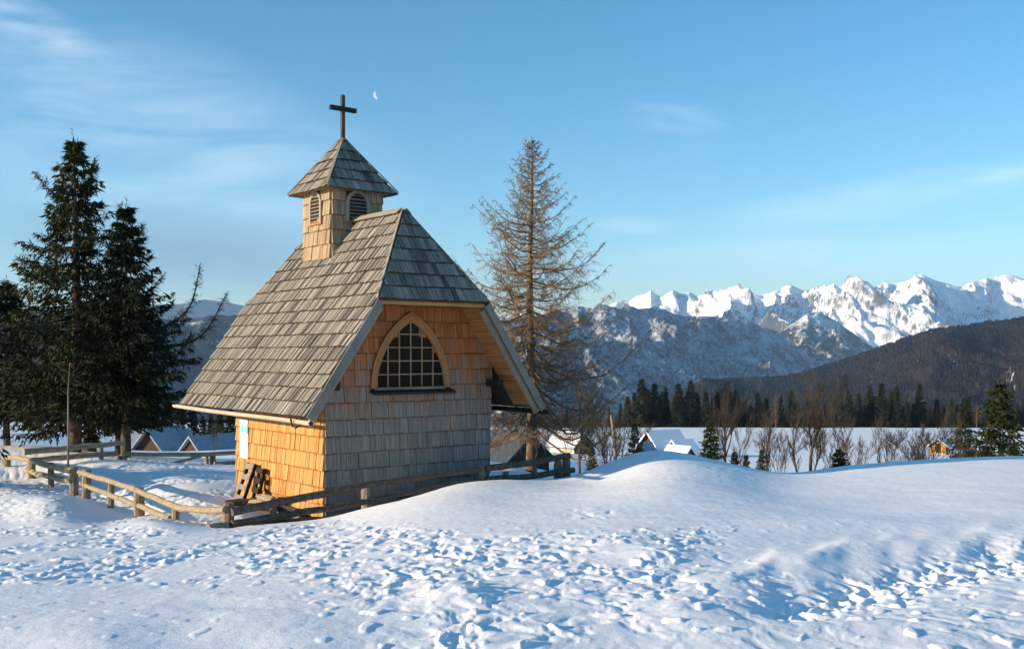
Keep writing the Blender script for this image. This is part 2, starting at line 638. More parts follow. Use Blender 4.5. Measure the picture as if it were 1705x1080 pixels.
CP = []
for px in (-300, 150, 500, 850, 1200, 1550, 2000):
    CP += [(px, 4.5, 0.0), (px, 5.7, -0.01)]
CP += [(px, d, zr(r, d)) for px, d, r in [
    (-200, 9, 958), (200, 9, 956), (-200, 12, 903), (38, 12, 901), (200, 13, 889), (340, 14, 879), (450, 14.6, 873),
    (60, 17, 862), (-200, 18, 860), (60, 20, 826), (170, 16.6, 872), (232, 18, 861), (115, 21.4, 827), (38, 24.5, 787), (300, 16.8, 868),
    (300, 20, 818), (350, 23, 789), (250, 24.5, 775), (150, 24, 778), (60, 28, 752), (250, 30, 762), (-200, 28, 752),
    (40, 45, 735), (250, 45, 758), (250, 80, 750), (60, 90, 725), (60, 200, 711), (60, 400, 704), (400, 400, 706), (400, 80, 745), (400, 150, 728), (-300, 200, 711), (-300, 400, 704),
    (378, 15.1, 881), (490, 15.75, 869), (608, 16.5, 851), (700, 17.2, 828), (803, 18.0, 803), (870, 18.6, 799), (942, 19.2, 794),
    (1000, 19.5, 776), (1045, 20.0, 762), (1090, 20.5, 758), (1160, 20.6, 765), (1230, 20.8, 780), (1290, 21, 791), (1350, 21.5, 786), (1400, 22, 779), (1550, 23, 768), (1667, 24, 765), (1900, 25, 760),
    (1100, 15, 806), (1100, 10, 897), (1500, 15, 828), (1500, 10, 905), (1300, 16, 812), (700, 12, 868), (700, 9, 932), (400, 11.5, 903), (1000, 17, 799), (850, 15, 822), (1800, 15, 825), (1800, 10, 905), (560, 14, 868),
    (880, 23.5, 786), (820, 21.5, 796), (900, 30, 782)]]
CP += [(541, 17.0, -1.1), (560, 18.6, -1.1), (700, 18.9, -1.08), (600, 21, -1.12), (480, 19.5, -1.15), (640, 17.5, -1.1), (780, 19.8, -1.1), (470, 17.0, -1.12),
       (1000, 23, -1.75), (1090, 25, -1.9), (1290, 26, -2.2), (1500, 29, -2.4), (1700, 30, -2.4), (1950, 31, -2.4),
       (850, 55, -4.1), (1100, 55, -5.7), (1400, 55, -6.0), (1700, 55, -5.8), (2000, 55, -5.8), (900, 90, -7.4), (1100, 90, -9.0), (1400, 90, -9.4), (1700, 90, -9.0), (2000, 90, -9)]
CP += [(px, 130, zr(r, 130)) for px, r in [(900, 752), (1100, 762), (1400, 768), (1700, 766), (2000, 766)]]
CP += [(px, 400, zr(712, 400)) for px in (850, 1150, 1450, 1750, 2050)]
CP += [(px, d, z) for px in (-300, 300, 900, 1500, 2100) for d, z in ((700, -62), (1500, -240), (5000, -300), (14000, -320))]
CP = np.array(CP, float)
TA, TL, EPS = 300.0, 2.6, 0.25


def _tp(px, d):
    return px / TA, TL * np.log(d)


_ca, _cl = _tp(CP[:, 0], CP[:, 1])
_q = (EYE - CP[:, 2]) / CP[:, 1]
_K = np.sqrt((_ca[:, None] - _ca[None]) ** 2 + (_cl[:, None] - _cl[None]) ** 2 + EPS ** 2)
_n = len(CP)
_A = np.zeros((_n + 3, _n + 3))
_A[:_n, :_n] = _K
_A[:_n, _n:] = np.stack([np.ones(_n), _ca, _cl], 1)
_A[_n:, :_n] = _A[:_n, _n:].T
_W = np.linalg.solve(_A, np.concatenate([_q, np.zeros(3)]))


def base_z(px, d):
    px, d = np.asarray(px, float), np.asarray(d, float)
    sh = np.broadcast(px, d).shape
    px, d = np.broadcast_to(px, sh).ravel(), np.broadcast_to(d, sh).ravel()
    out = np.empty(len(px))
    for i in range(0, len(px), 40000):
        a, l = _tp(np.clip(px[i:i + 40000], -330, 2080), np.clip(d[i:i + 40000], 4.5, 14000))
        k = np.sqrt((a[:, None] - _ca[None]) ** 2 + (l[:, None] - _cl[None]) ** 2 + EPS ** 2)
        q = k @ _W[:_n] + _W[_n] + _W[_n + 1] * a + _W[_n + 2] * l
        out[i:i + 40000] = EYE - q * np.clip(d[i:i + 40000], 4.5, 14000)
    out = out * sstep(3.0, 6.0, d)
    return out.reshape(sh)


def ground_at(x, y):
    return float(base_z(CX + F * x / y, y))


def build_ground():
    deg = math.pi / 180
    ph = np.concatenate([np.linspace(-180, -34, 30)[:-1], np.linspace(-34, -28, 24)[:-1], np.linspace(-28, 28, 800), np.linspace(28, 34, 24)[1:], np.linspace(34, 180, 30)[1:-1]]) * deg
    r = np.concatenate([[0.05, .6, 1.5, 2.5], np.geomspace(3.3, 4.9, 10)[:-1], np.geomspace(4.9, 26, 430)[:-1], np.geomspace(26, 130, 80)[:-1], np.geomspace(130, 450, 50)[:-1], np.geomspace(450, 14000, 26)])
    PH, R = np.meshgrid(ph, r)
    X, Y = R * np.sin(PH), R * np.cos(PH)
    pc = np.clip(PH, -36 * deg, 36 * deg)
    px = CX + F * np.tan(pc)
    D = R * np.cos(pc)
    Z = base_z(px, D)
    row = HZ + (EYE - Z) / np.maximum(D, .5) * F
    near = 1 - sstep(28, 45, D)
    # where people have trampled the crust
    edge = fbm(X * 0.55, Y * 0.4, 4, 5) * 60
    rw = row + edge
    pxx = px + edge * 2.2
    tr = np.maximum.reduce([
        sstep(886, 900, rw) * (1 - sstep(945, 985, rw)) * (1 - sstep(640, 800, pxx)),
        sstep(862, 885, rw) * sstep(430, 560, pxx) * (1 - sstep(1130, 1260, pxx)) * (1 - 0.75 * sstep(985, 1000, rw) * (1 - sstep(560, 700, pxx))),
        sstep(940, 975, rw) * sstep(1080, 1240, pxx) * 0.75,
        0.95 * (1 - sstep(360, 430, px)) * sstep(14.5, 17, D) * (1 - sstep(26, 32, D)),
        0.16 * sstep(1040, 1120, pxx) * (1 - sstep(1260, 1330, pxx)) * sstep(758, 772, row) * (1 - sstep(796, 806, row)),
    ])
    tr = tr * sstep(-0.32, 0.08, fbm(X * 0.9 + 9, Y * 0.7, 3, 77) + 0.12)
    tr = np.clip(tr, 0, 1) * near
    wx, wy = X + 0.10 * gnoise(X * 3.1, Y * 3.1, 3), Y + 0.10 * gnoise(X * 3.1, Y * 3.1, 4)
    n1 = gnoise(wx / 0.135, wy / 0.20, 21)
    n2 = gnoise(wx / 0.07, wy / 0.10, 22)
    n3 = gnoise(wx / 0.45, wy / 0.6, 23)
    n4 = gnoise(wx / 0.055, wy / 0.075, 24)
    lump = 0.45 + 0.75 * sstep(-0.25, 0.35, fbm(X * 0.8 + 4, Y * 0.6, 3, 95))
    crust = lump * (-0.036 * sstep(0.05, 0.50, -n1) + 0.014 * sstep(0.08, 0.45, n1) + 0.013 * n2 + 0.022 * n3 + 0.009 * sstep(0.25, 0.5, n4) + 0.006 * n4)
    slope_fix = 0.75 + 0.25 * sstep(-0.2, 0.3, fbm(X * 0.5, Y * 0.5, 2, 91))
    dz = 0.62 * tr * crust * slope_fix * (0.55 + 0.45 * sstep(5.5, 9.5, D))
    # wind-worked smooth snow
    sm = (1 - 0.6 * tr) * near
    dz += sm * (0.022 * fbm(X / 2.6, Y / 1.7, 3, 41) + 0.0055 * fbm(X / 0.55, Y / 0.9, 3, 43) + 0.0016 * gnoise(X / 0.11, Y / 0.16, 44))
    dz += sm * 0.0075 * gnoise(X / 0.9 + 0.6 * gnoise(X, Y, 47), Y / 0.30, 46) * sstep(-0.2, 0.4, fbm(X / 3.0, Y / 3.0, 2, 48))
    # a few loose clods
    cl_ = gnoise(X / 0.16 + 40, Y / 0.2, 61)
    dz += near * 0.016 * sstep(0.50, 0.64, cl_) * sstep(840, 870, row) * (0.25 + tr)
    # the drift and the ski track in the lower right
    fade = sstep(1190, 1330, px) * sstep(6.2, 6.9, D + 0.0) * (1 - sstep(12, 13.5, D))
    wob = 7 * gnoise(px / 60.0, 0 * px, 71)
    rc = np.interp(px, [1180, 1230, 1290, 1450, 1667, 2000], [985, 962, 945, 918, 903, 885]) + wob
    rt = np.interp(px, [1180, 1260, 1400, 1540, 1680, 2000], [1075, 1040, 985, 952, 930, 900]) + wob
    drop = sstep(0, 1, (row - rc) / np.maximum(rt - rc, 8)) * (1 - 0.75 * sstep(0, 1, (row - rt) / 95))
    dz -= 0.075 * drop * fade
    dz += 0.05 * fade * np.exp(-((row - rc + 8) / 14) ** 2)
    along = np.exp(-((row - rt) / 20) ** 2) * fade
    dz += along * (0.028 * sstep(0.02, 0.35, n1) + 0.03 * n2 - 0.02)
    for bx, br, h, sx, sy in [(1195, 965, 0.035, 60, 16), (1140, 1015, 0.03, 70, 24), (1040, 905, 0.05, 90, 14), (1090, 925, 0.05, 60, 10), (1440, 872, 0.035, 160, 12), (760, 990, 0.06, 60, 18), (95, 855, 0.2, 70, 26), (250, 877, 0.10, 60, 12)]:
        dz += h * np.exp(-((px - bx) / sx) ** 2 - ((row - br) / sy) ** 2) * near
    # snow thrown up round the fence, trodden hollow before the chapel
    # open meadow
    far = sstep(60, 130, D) * (1 - sstep(500, 900, D))
    dz += far * (0.35 * fbm(X / 45, Y / 30, 3, 51) + 0.10 * fbm(X / 14, Y / 7, 3, 52))
    dz += sstep(700, 1500, D) * 25 * fbm(X / 700, Y / 700, 4, 53)
    Z = Z + dz * sstep(0.5, 3.5, R)
    me = grid_mesh('snow_ground', np.stack([X, Y, Z], -1), M['snow'], wrap=True)
    o = link('snow_ground', me)
    tag(o, kind='structure')
    return o


build_ground()


# ------------------------------------------------------------------ mountains
def ridge(name, sky_pts, yf, yc, yb, zb, mat, amp, wl, seed, nx=420, nf=110, nb=24, orient=0.0, power=0.9, fine=0.0, px_rng=None, spur=1.0, top_keep=0.06, crag=0.0, trees=0.0):
    """a mountain: foot at distance yf, crest near yc following the surveyed skyline, back foot at yb"""
    sp = np.array(sky_pts, float)
    a, b = px_rng or (sp[0, 0], sp[-1, 0])
    px = np.linspace(a, b, nx)
    row = np.interp(px, sp[:, 0], sp[:, 1])
    k = np.ones(5) / 5
    xr = (px - CX) / F
    mid = (xr[0] + xr[-1]) / 2
    Yc = yc * (1 + orient * (xr - mid)) * (1 + 0.05 * fbm(px / 90, px * 0, 3, seed + 3))
    Yf = yf * (1 + orient * (xr - mid))
    zc = EYE + (HZ - row) / F * Yc
    t = np.concatenate([np.linspace(0, 1, nf), 1 + np.linspace(0, 1, nb)[1:]])[:, None]
    front = t <= 1
    Y = np.where(front, Yf + (Yc - Yf) * t, Yc + (yb - yc) * (t - 1))
    X = xr[None] * Y
    prof = np.where(front, np.clip(t, 0, 1) ** power, (2 - np.clip(t, 1, 2)) ** 1.3)
    Z = zb + (zc[None] - zb) * prof
    env = np.where(front, sstep(0, 0.2, t) * (1 - sstep(1 - 4 * top_keep, 1.0, t) * 0.93), 0.6 * sstep(1, 1.4, t) * (1 - sstep(1.6, 2, t)))
    wx = X + wl * 0.35 * fbm(X / wl, Y / wl, 3, seed + 7)
    wy = Y + wl * 0.35 * fbm(X / wl + 5, Y / wl, 3, seed + 8)
    rd = ridged(wx / wl, wy / (wl * 1.7), 7, seed, 0.52) - 0.45
    Z = Z + env * amp * rd * spur
    if crag:
        envc = np.where(front, sstep(0, 0.15, t), 1 - sstep(1.5, 2, t)) * (0.1 + 0.9 * sstep(0.0, 0.045, np.abs(t - 1)))
        Z = Z + envc * crag * (ridged(wx / (wl * 0.16) + 3, wy / (wl * 0.27), 5, seed + 40, 0.55) - 0.4)
    if trees:
        Z = Z + rng.uniform(0, trees, Z.shape) * np.where(front, 1, 0.5)
    if fine:
        Z = Z + np.where(front, sstep(0, .1, t), 0.5) * fine * fbm(X / (wl * 0.04), Y / (wl * 0.06), 3, seed + 20)
    o = link(name, grid_mesh(name, np.stack([X, Y, Z], -1), mat))
    tag(o, kind='structure')
    return o


far_sky = [(760, 545), (830, 530), (900, 522), (960, 514), (1010, 506), (1035, 497), (1048, 499), (1062, 489), (1075, 487), (1084, 480), (1094, 488), (1104, 491), (1112, 486), (1121, 482), (1132, 489), (1148, 485), (1160, 492), (1178, 490), (1200, 493), (1214, 487),
           (1228, 485), (1240, 489), (1252, 487), (1264, 493), (1280, 488), (1296, 483), (1314, 477), (1330, 484), (1345, 490), (1358, 480), (1374, 475), (1388, 477), (1400, 483), (1414, 472), (1433, 464), (1446, 470), (1456, 478),
           (1468, 472), (1474, 470), (1484, 474), (1496, 471), (1512, 466), (1534, 455), (1548, 462), (1562, 467), (1580, 471), (1594, 476), (1606, 474), (1620, 466), (1643, 460), (1652, 465), (1660, 460), (1675, 457), (1705, 466), (1760, 452), (1850, 470), (1950, 480)]
M['alps'] = mat_mountain('alpine_snow', 0.25, ((.05, .055, .06), (.10, .10, .10)), 0.0022, slope_w=0.75, sharp=0.10)
M['alps_mid'] = mat_mountain('half_forested_snow', 0.43, ((.012, .018, .024), (.03, .032, .036)), 0.004, slope_w=0.3, sharp=0.09, alt=(60, 420, 0.14))
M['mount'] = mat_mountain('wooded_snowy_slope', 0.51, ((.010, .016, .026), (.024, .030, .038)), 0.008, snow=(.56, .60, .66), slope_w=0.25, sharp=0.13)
M['hill'] = mat_mountain('larch_forest_slope', 0.645, ((.008, .009, .011), (.034, .026, .022)), 0.014, slope_w=0.05, sharp=0.05)
M['mount_dark'] = mat_mountain('dark_wooded_slope', 0.67, ((.014, .018, .024), (.03, .032, .036)), 0.0065, slope_w=0.25, sharp=0.08)
ridge('mountain_range', far_sky, 6200, 9800, 12000, -330, M['alps'], 640, 1700, 101, nx=900, nf=230, orient=0.25, power=1.0, top_keep=0.06, crag=75)
ridge('mountain_spur', [(1180, 640), (1230, 600), (1262, 575), (1290, 560), (1310, 545), (1345, 522), (1365, 519), (1390, 533), (1420, 553), (1460, 582), (1500, 612), (1560, 660)],
      5600, 7000, 8600, -330, M['alps_mid'], 200, 900, 131, nx=360, nf=130, orient=0.6, power=0.95, crag=25)
ridge('wooded_mountain', [(520, 600), (620, 570), (740, 548), (800, 536), (850, 528), (900, 524), (928, 514), (945, 520), (962, 508), (985, 511), (1000, 503), (1016, 509), (1032, 512), (1048, 508), (1065, 513), (1090, 511), (1105, 514), (1122, 522), (1145, 526), (1160, 527), (1190, 526), (1215, 530), (1240, 534), (1265, 541),
                          (1285, 548), (1300, 556), (1322, 572), (1342, 590), (1370, 612), (1410, 640), (1450, 668)],
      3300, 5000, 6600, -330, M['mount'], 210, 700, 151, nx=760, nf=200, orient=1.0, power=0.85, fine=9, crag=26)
ridge('forested_hill', [(1080, 672), (1130, 652), (1170, 638), (1210, 632), (1260, 630), (1300, 628), (1350, 617), (1400, 601), (1450, 585), (1500, 567), (1560, 550), (1620, 541), (1667, 535), (1720, 528), (1800, 520), (1950, 510)],
      1150, 2500, 3600, -200, M['hill'], 95, 520, 171, nx=760, nf=280, orient=-0.5, power=0.9, fine=5, trees=8)
ridge('wooded_mountain', [(-500, 520), (-300, 530), (-100, 522), (60, 530), (180, 522), (260, 530), (300, 532), (350, 526), (400, 525), (440, 530), (520, 540), (620, 560), (760, 600)],
      2800, 4400, 6000, -330, M['mount_dark'], 200, 800, 191, nx=420, orient=1.1, power=0.85, fine=8)
ridge('distant_range', [(-500, 516), (-200, 512), (60, 512), (200, 508), (300, 505), (340, 498), (372, 502), (400, 508), (430, 512), (520, 518), (640, 526), (800, 540)],
      9800, 12800, 14600, -330, M['mount_dark'], 260, 1500, 211, nx=300, orient=1.3, power=0.95)

# ------------------------------------------------------------------ the chapel
AX, AY = -3.06, 17.0                       # near corner of the walls
CH_RZ = math.radians(38.42)
chapel = thing('chapel', 'small wooden chapel with steep shingled roof, belfry and arched window', 'chapel', (AX, AY, 0), CH_RZ)
CW, CL = 3.3, 3.4                          # width of the gable wall, length of the side wall
W0 = -1.08                                 # foot of the walls
RU, RZT = 1.65, 4.1                        # ridge
EU, EZ = -0.70, 0.66                       # left eave
VF, VB = -0.75, 4.38                       # front and back edge of the roof
HU, HZ2 = 0.57, 2.52                       # corner of the half hip
RVF, RVB = 0.207, 3.42                     # ridge ends


def clip_poly(poly, clip):
    """Sutherland-Hodgman, clip is convex and counter-clockwise"""
    out = list(poly)
    for i in range(len(clip)):
        a, b = clip[i], clip[(i + 1) % len(clip)]
        inp, out = out, []
        if not inp:
            return []
        def side(p):
            return (b[0] - a[0]) * (p[1] - a[1]) - (b[1] - a[1]) * (p[0] - a[0])
        for j in range(len(inp)):
            p, q = inp[j], inp[(j + 1) % len(inp)]
            sp, sq = side(p), side(q)
            if sp >= -1e-9:
                out.append(p)
            if (sp >= 0) != (sq >= 0) and abs(sp - sq) > 1e-12:
                t = sp / (sp - sq)
                out.append((p[0] + (q[0] - p[0]) * t, p[1] + (q[1] - p[1]) * t))
    return out


def area2(p):
    return 0.5 * sum(p[i][0] * p[(i + 1) % len(p)][1] - p[(i + 1) % len(p)][0] * p[i][1] for i in range(len(p)))


HB, HT = 0.062, 0.010                      # height of a shingle's face above the boarding: at the butt, at the head


def prism(poly, t0, L, fr, thick=(0.036, 0.006), hb=HB, lift=0.0):
    """shingle of outline poly (s,t) in the frame fr=(O,a,b,n)"""
    O, a, b, n = fr
    top, bot, uv = [], [], []
    for s, t in poly:
        k = (t - t0) / L
        h = hb + lift + (HT - hb) * k
        th = thick[0] + (thick[1] - thick[0]) * k
        top.append(O + a * s + b * t + n * h)
        bot.append(O + a * s + b * t + n * (h - th))
        uv.append((s, t - t0))
    m = len(poly)
    faces = [tuple(range(m)), tuple(range(2 * m - 1, m - 1, -1))]
    butt = []
    for i in range(m):
        j = (i + 1) % m
        if poly[i][1] < t0 + 0.03 and poly[j][1] < t0 + 0.03:
            butt.append(len(faces))
        faces.append((i, m + i, m + j, j))
    return [tuple(p) for p in top + bot], faces, uv + uv, butt


unit_shingle = []
for _k in range(5):
    mb = MB()
    e0, e1, e2, e3 = (random.uniform(-0.012, 0.012) for _ in range(4))
    pl = [(-0.5 + abs(e0), e2), (0.5 - abs(e1), e3), (0.5, 1.0), (-0.5, 1.0)]
    vv, ff, uu = [], [], []
    for s, t in pl:
        vv.append((s, t, HB + (HT - HB) * t))
    for s, t in pl:
        vv.append((s, t, HB + (HT - HB) * t - (0.036 - 0.030 * t)))
    uu = [(s * 0.11, t * 0.5) for s, t in pl] * 2
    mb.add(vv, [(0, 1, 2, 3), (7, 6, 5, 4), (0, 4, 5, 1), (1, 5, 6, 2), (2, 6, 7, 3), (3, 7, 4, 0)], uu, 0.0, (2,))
    unit_shingle.append(mb)
_unit_cache = {}


def unit_mesh(mat, k):
    key = (mat.name, k)
    if key not in _unit_cache:
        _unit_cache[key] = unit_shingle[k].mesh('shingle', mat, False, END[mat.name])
    return _unit_cache[key]


def make_courses(poly, fr, exposure, wrange, t_start, keep=None, overlap=1.85, gap=0.006, jt=0.005):
    """rows of shingles over one flat face; returns a list of dicts"""
    if area2(poly) < 0:
        poly = poly[::-1]
    ss, ts = [p[0] for p in poly], [p[1] for p in poly]
    res = []
    t = t_start
    while t < max(ts) - 0.03:
        s = min(ss) - random.uniform(0, wrange[0])
        while s < max(ss):
            wd = random.uniform(*wrange)
            tt = t + random.uniform(-jt, jt)
            L = exposure * overlap
            rect = [(s, tt), (s + wd - gap * random.uniform(0.5, 1.7), tt), (s + wd - gap, tt + L), (s, tt + L)]
            c = clip_poly(rect, poly)
            if len(c) >= 3 and abs(area2(c)) > 0.0025:
                cs = sum(p[0] for p in c) / len(c)
                ct = sum(p[1] for p in c) / len(c)
                if keep is None or keep(cs, tt + exposure * 0.5):
                    full = abs(abs(area2(c)) - abs(area2(rect))) < 1e-4
                    res.append(dict(poly=c, t0=tt, L=L, fr=fr, full=full, s=s, wd=rect[1][0] - s, lift=random.uniform(-0.004, 0.012), c=(cs, tt + exposure / 2), exp=exposure))
            s += wd
        t += exposure
    return res


CHM = Matrix.Translation((AX, AY, 0)) @ Matrix.Rotation(CH_RZ, 4, 'Z')


def screen_size(sh):
    O, a, b, n = sh['fr']
    p = CHM @ (O + a * sh['c'][0] + b * sh['c'][1])
    nn = (CHM.to_3x3() @ n)
    view = (Vector((0, 0, EYE)) - p)
    f = nn.dot(view.normalized())
    if f <= 0.02:
        return 0.0
    ar = abs(area2([(q[0], min(q[1], sh['t0'] + sh['exp'])) for q in sh['poly']]))
    return ar * f / view.length ** 2


def place_shingles(name, lots, limit=300):
    """lots: list of (shingle dict, material, parent). The largest in view become pieces of their own, the rest one mesh per parent"""
    order = sorted(lots, key=lambda q: -screen_size(q[0]))
    rest = {}
    for i, (sh, mat, par) in enumerate(order):
        O, a, b, n = sh['fr']
        if i < limit and screen_size(sh) > 0:
            if sh['full']:
                me = unit_mesh(mat, random.randrange(5))
                o = bpy.data.objects.new(name, me)
                COL.objects.link(o)
                o.parent = par
                c = O + a * (sh['s'] + sh['wd'] / 2) + b * sh['t0'] + n * sh['lift']
                mt = Matrix.Identity(4)
                for r_ in range(3):
                    mt[r_][0], mt[r_][1], mt[r_][2], mt[r_][3] = a[r_] * sh['wd'], b[r_] * sh['L'], n[r_], c[r_]
                o.matrix_local = mt
            else:
                mb = MB()
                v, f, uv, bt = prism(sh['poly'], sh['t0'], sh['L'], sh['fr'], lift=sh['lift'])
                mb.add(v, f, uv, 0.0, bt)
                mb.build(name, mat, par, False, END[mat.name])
        else:
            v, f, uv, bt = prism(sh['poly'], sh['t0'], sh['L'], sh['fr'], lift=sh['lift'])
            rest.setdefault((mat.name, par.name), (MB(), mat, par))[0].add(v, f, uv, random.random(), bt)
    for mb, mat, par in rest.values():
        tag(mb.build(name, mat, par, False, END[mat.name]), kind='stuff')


V3 = Vector
# walls: a solid core
mb = MB()
e = 0.02
zt = RZT - 0.12
pent = [(e, W0), (CW - e, W0), (CW - e, 1.55), (RU + 0.33, 3.52), (RU - 0.33, 3.52), (e, 1.55)]
v = [(u, e, z) for u, z in pent] + [(u, CL - e, z) for u, z in pent]
k = len(pent)
mb.add(v, [tuple(range(k)), tuple(range(2 * k - 1, k - 1, -1))] + [(i, k + i, k + (i + 1) % k, (i + 1) % k) for i in range(k)])
wall = mb.build('wall', M['wall_core'], chapel)
# plinth
mb = MB()
mb.box((-0.03, -0.03, W0 - 0.35), (CW + 0.03, CL + 0.03, W0 + 0.06))
mb.build('plinth', M['dark_wood'], chapel)

# the window's arch: two arcs that meet at a point
WC, WB, WH, WA = 1.61, 1.03, 0.69, 1.14     # centre, foot, half width, height


def arch(h, a, n=9, c=WC, base=WB):
    """right half from foot to apex: list of (u,z)"""
    R = (h * h + a * a) / (2 * h)
    th = math.asin(min(1, a / R))
    return [(c + h - R + R * math.cos(th * i / (n - 1)), base + R * math.sin(th * i / (n - 1))) for i in range(n)]


def inside_arch(u, z, h, a, base=WB):
    if z < base or z > base + a:
        return False
    R = (h * h + a * a) / (2 * h)
    half = h - R + math.sqrt(max(0, R * R - (z - base) ** 2))
    return abs(u - WC) < half


lots = []
# gable wall (looks along -v)
fr = (V3((0, 0, 0)), V3((1, 0, 0)), V3((0, 0, 1)), V3((0, -1, 0)))
lower = [(-0.03, W0), (CW + 0.03, W0), (CW + 0.03, 0.81), (-0.03, 0.81)]
upper = [(-0.03, 0.60), (CW + 0.10, 0.60), (CW + 0.10, 1.44), (RU + 0.45, 3.42), (RU - 0.45, 3.42), (-0.03, 1.56)]
kf = lambda s, t: not inside_arch(s, t, WH + 0.02, WA + 0.02)
for sh in make_courses([(-0.03, W0), (CW + 0.03, W0), (CW + 0.10, 1.44), (RU + 0.45, 3.42), (RU - 0.45, 3.42), (-0.03, 1.56)], fr, 0.275, (0.075, 0.145), 0.53 - 6 * 0.275, kf, gap=0.004, jt=0.006):
    lots.append((sh, M['wall_front'], wall))
# side wall (looks along -u), the lit one
fr = (V3((0, CL, 0)), V3((0, -1, 0)), V3((0, 0, 1)), V3((-1, 0, 0)))
for sh in make_courses([(-0.03, W0), (CL + 0.03, W0), (CL + 0.03, 1.5), (-0.03, 1.5)], fr, 0.275, (0.07, 0.145), 0.53 - 6 * 0.275):
    lots.append((sh, M['wall_side'], wall))
fr = (V3((CW, 0, 0)), V3((0, 1, 0)), V3((0, 0, 1)), V3((1, 0, 0)))
for sh in make_courses([(0.0, W0), (CL, W0), (CL, 1.5), (0.0, 1.5)], fr, 0.275, (0.09, 0.15), 0.53 - 6 * 0.275):
    lots.append((sh, M['wall_front'], wall))
fr = (V3((CW, CL, 0)), V3((-1, 0, 0)), V3((0, 0, 1)), V3((0, 1, 0)))
for sh in make_courses([(0, W0), (CW, W0), (CW, 1.5), (RU + 0.4, 3.3), (RU - 0.4, 3.3), (0, 1.5)], fr, 0.275, (0.09, 0.15), 0.53 - 6 * 0.275):
    lots.append((sh, M['wall_front'], wall))
place_shingles('wall_shingle', lots)

# roof boarding
ca, sa = RU - EU, RZT - EZ
sl = math.hypot(ca, sa)
ca, sa = ca / sl, sa / sl
t1 = (HZ2 - EZ) / sa
hip_len = math.hypot(RVF - VF, RZT - HZ2)
roofs = []
# (frame, polygon in (s,t))
main_poly = [(VF, 0), (VB, 0), (VB, t1), (RVB, sl), (RVF, sl), (VF, t1)]
fl = (V3((EU, 0, EZ)), V3((0, -1, 0)), V3((ca, 0, sa)), V3((-sa, 0, ca)))
poly_l = [(-s, t) for s, t in main_poly]
frr = (V3((2 * RU - EU, 0, EZ)), V3((0, 1, 0)), V3((-ca, 0, sa)), V3((sa, 0, ca)))
hb_ = V3((0, RVF - VF, RZT - HZ2)) / hip_len
fh = (V3((RU, VF, HZ2)), V3((1, 0, 0)), hb_, V3((0, -hb_.z, hb_.y)))
hw = RU - HU
hip_poly = [(-hw, 0), (hw, 0), (0, hip_len)]
hb2 = V3((0, -(VB - RVB), RZT - HZ2)).normalized()
fb = (V3((RU, VB, HZ2)), V3((-1, 0, 0)), hb2, V3((0, hb2.z, -hb2.y)))
roof = None
mb = MB()
for frm, poly in ((fl, poly_l), (frr, main_poly), (fh, hip_poly), (fb, hip_poly)):
    O, a, b, n = frm
    if area2(poly) < 0:
        poly = poly[::-1]
    m = len(poly)
    top = [tuple(O + a * s + b * t + n * 0.0) for s, t in poly]
    bot = [tuple(O + a * s + b * t - n * 0.045) for s, t in poly]
    mb.add(top + bot, [tuple(range(m)), tuple(range(2 * m - 1, m - 1, -1))] + [(i, m + i, m + (i + 1) % m, (i + 1) % m) for i in range(m)], [(s, t) for s, t in poly] * 2)
roof = mb.build('roof', M['roof_deck'], chapel)

TU0, TU1, TV0, TV1 = 1.136, 2.164, 1.865, 2.893     # the belfry's square


def roof_keep(s, t):
    u = EU + ca * t
    return not (u > TU0 + 0.05 and TV0 + 0.05 < -s < TV1 - 0.05)


lots = []
ov = 0.035
poly_l2 = [(-VF + ov, -0.05), (-VB - ov, -0.05), (-VB - ov, t1), (-RVB, sl), (-RVF, sl), (-VF + ov, t1)]
for sh in make_courses(poly_l2, fl, 0.262, (0.06, 0.13), -0.05, roof_keep, gap=0.019, jt=0.006):
    lots.append((sh, M['roof_shingle'], roof))
for sh in make_courses([(-s, t) for s, t in poly_l2], frr, 0.262, (0.09, 0.16), -0.05):
    lots.append((sh, M['roof_shingle'], roof))
for frm in (fh, fb):
    for sh in make_courses([(-hw - 0.03, -0.04), (hw + 0.03, -0.04), (0, hip_len + 0.02)], frm, 0.262, (0.08, 0.15), -0.04):
        lots.append((sh, M['roof_shingle'], roof))
place_shingles('roof_shingle', lots)


def plank(name, p, q, wd, th, up, mat, par):
    p, q = V3(p), V3(q)
    m2 = MB()
    m2.beam(p, q, wd, th, up)
    L = (q - p).length
    m2.uv = [np.array([(0, 0), (wd, 0), (wd, th), (0, th), (0, L), (wd, L), (wd, L), (0, L)])]
    m2.rnd = [np.full(8, 0.0)]
    return m2.build(name, mat, par)


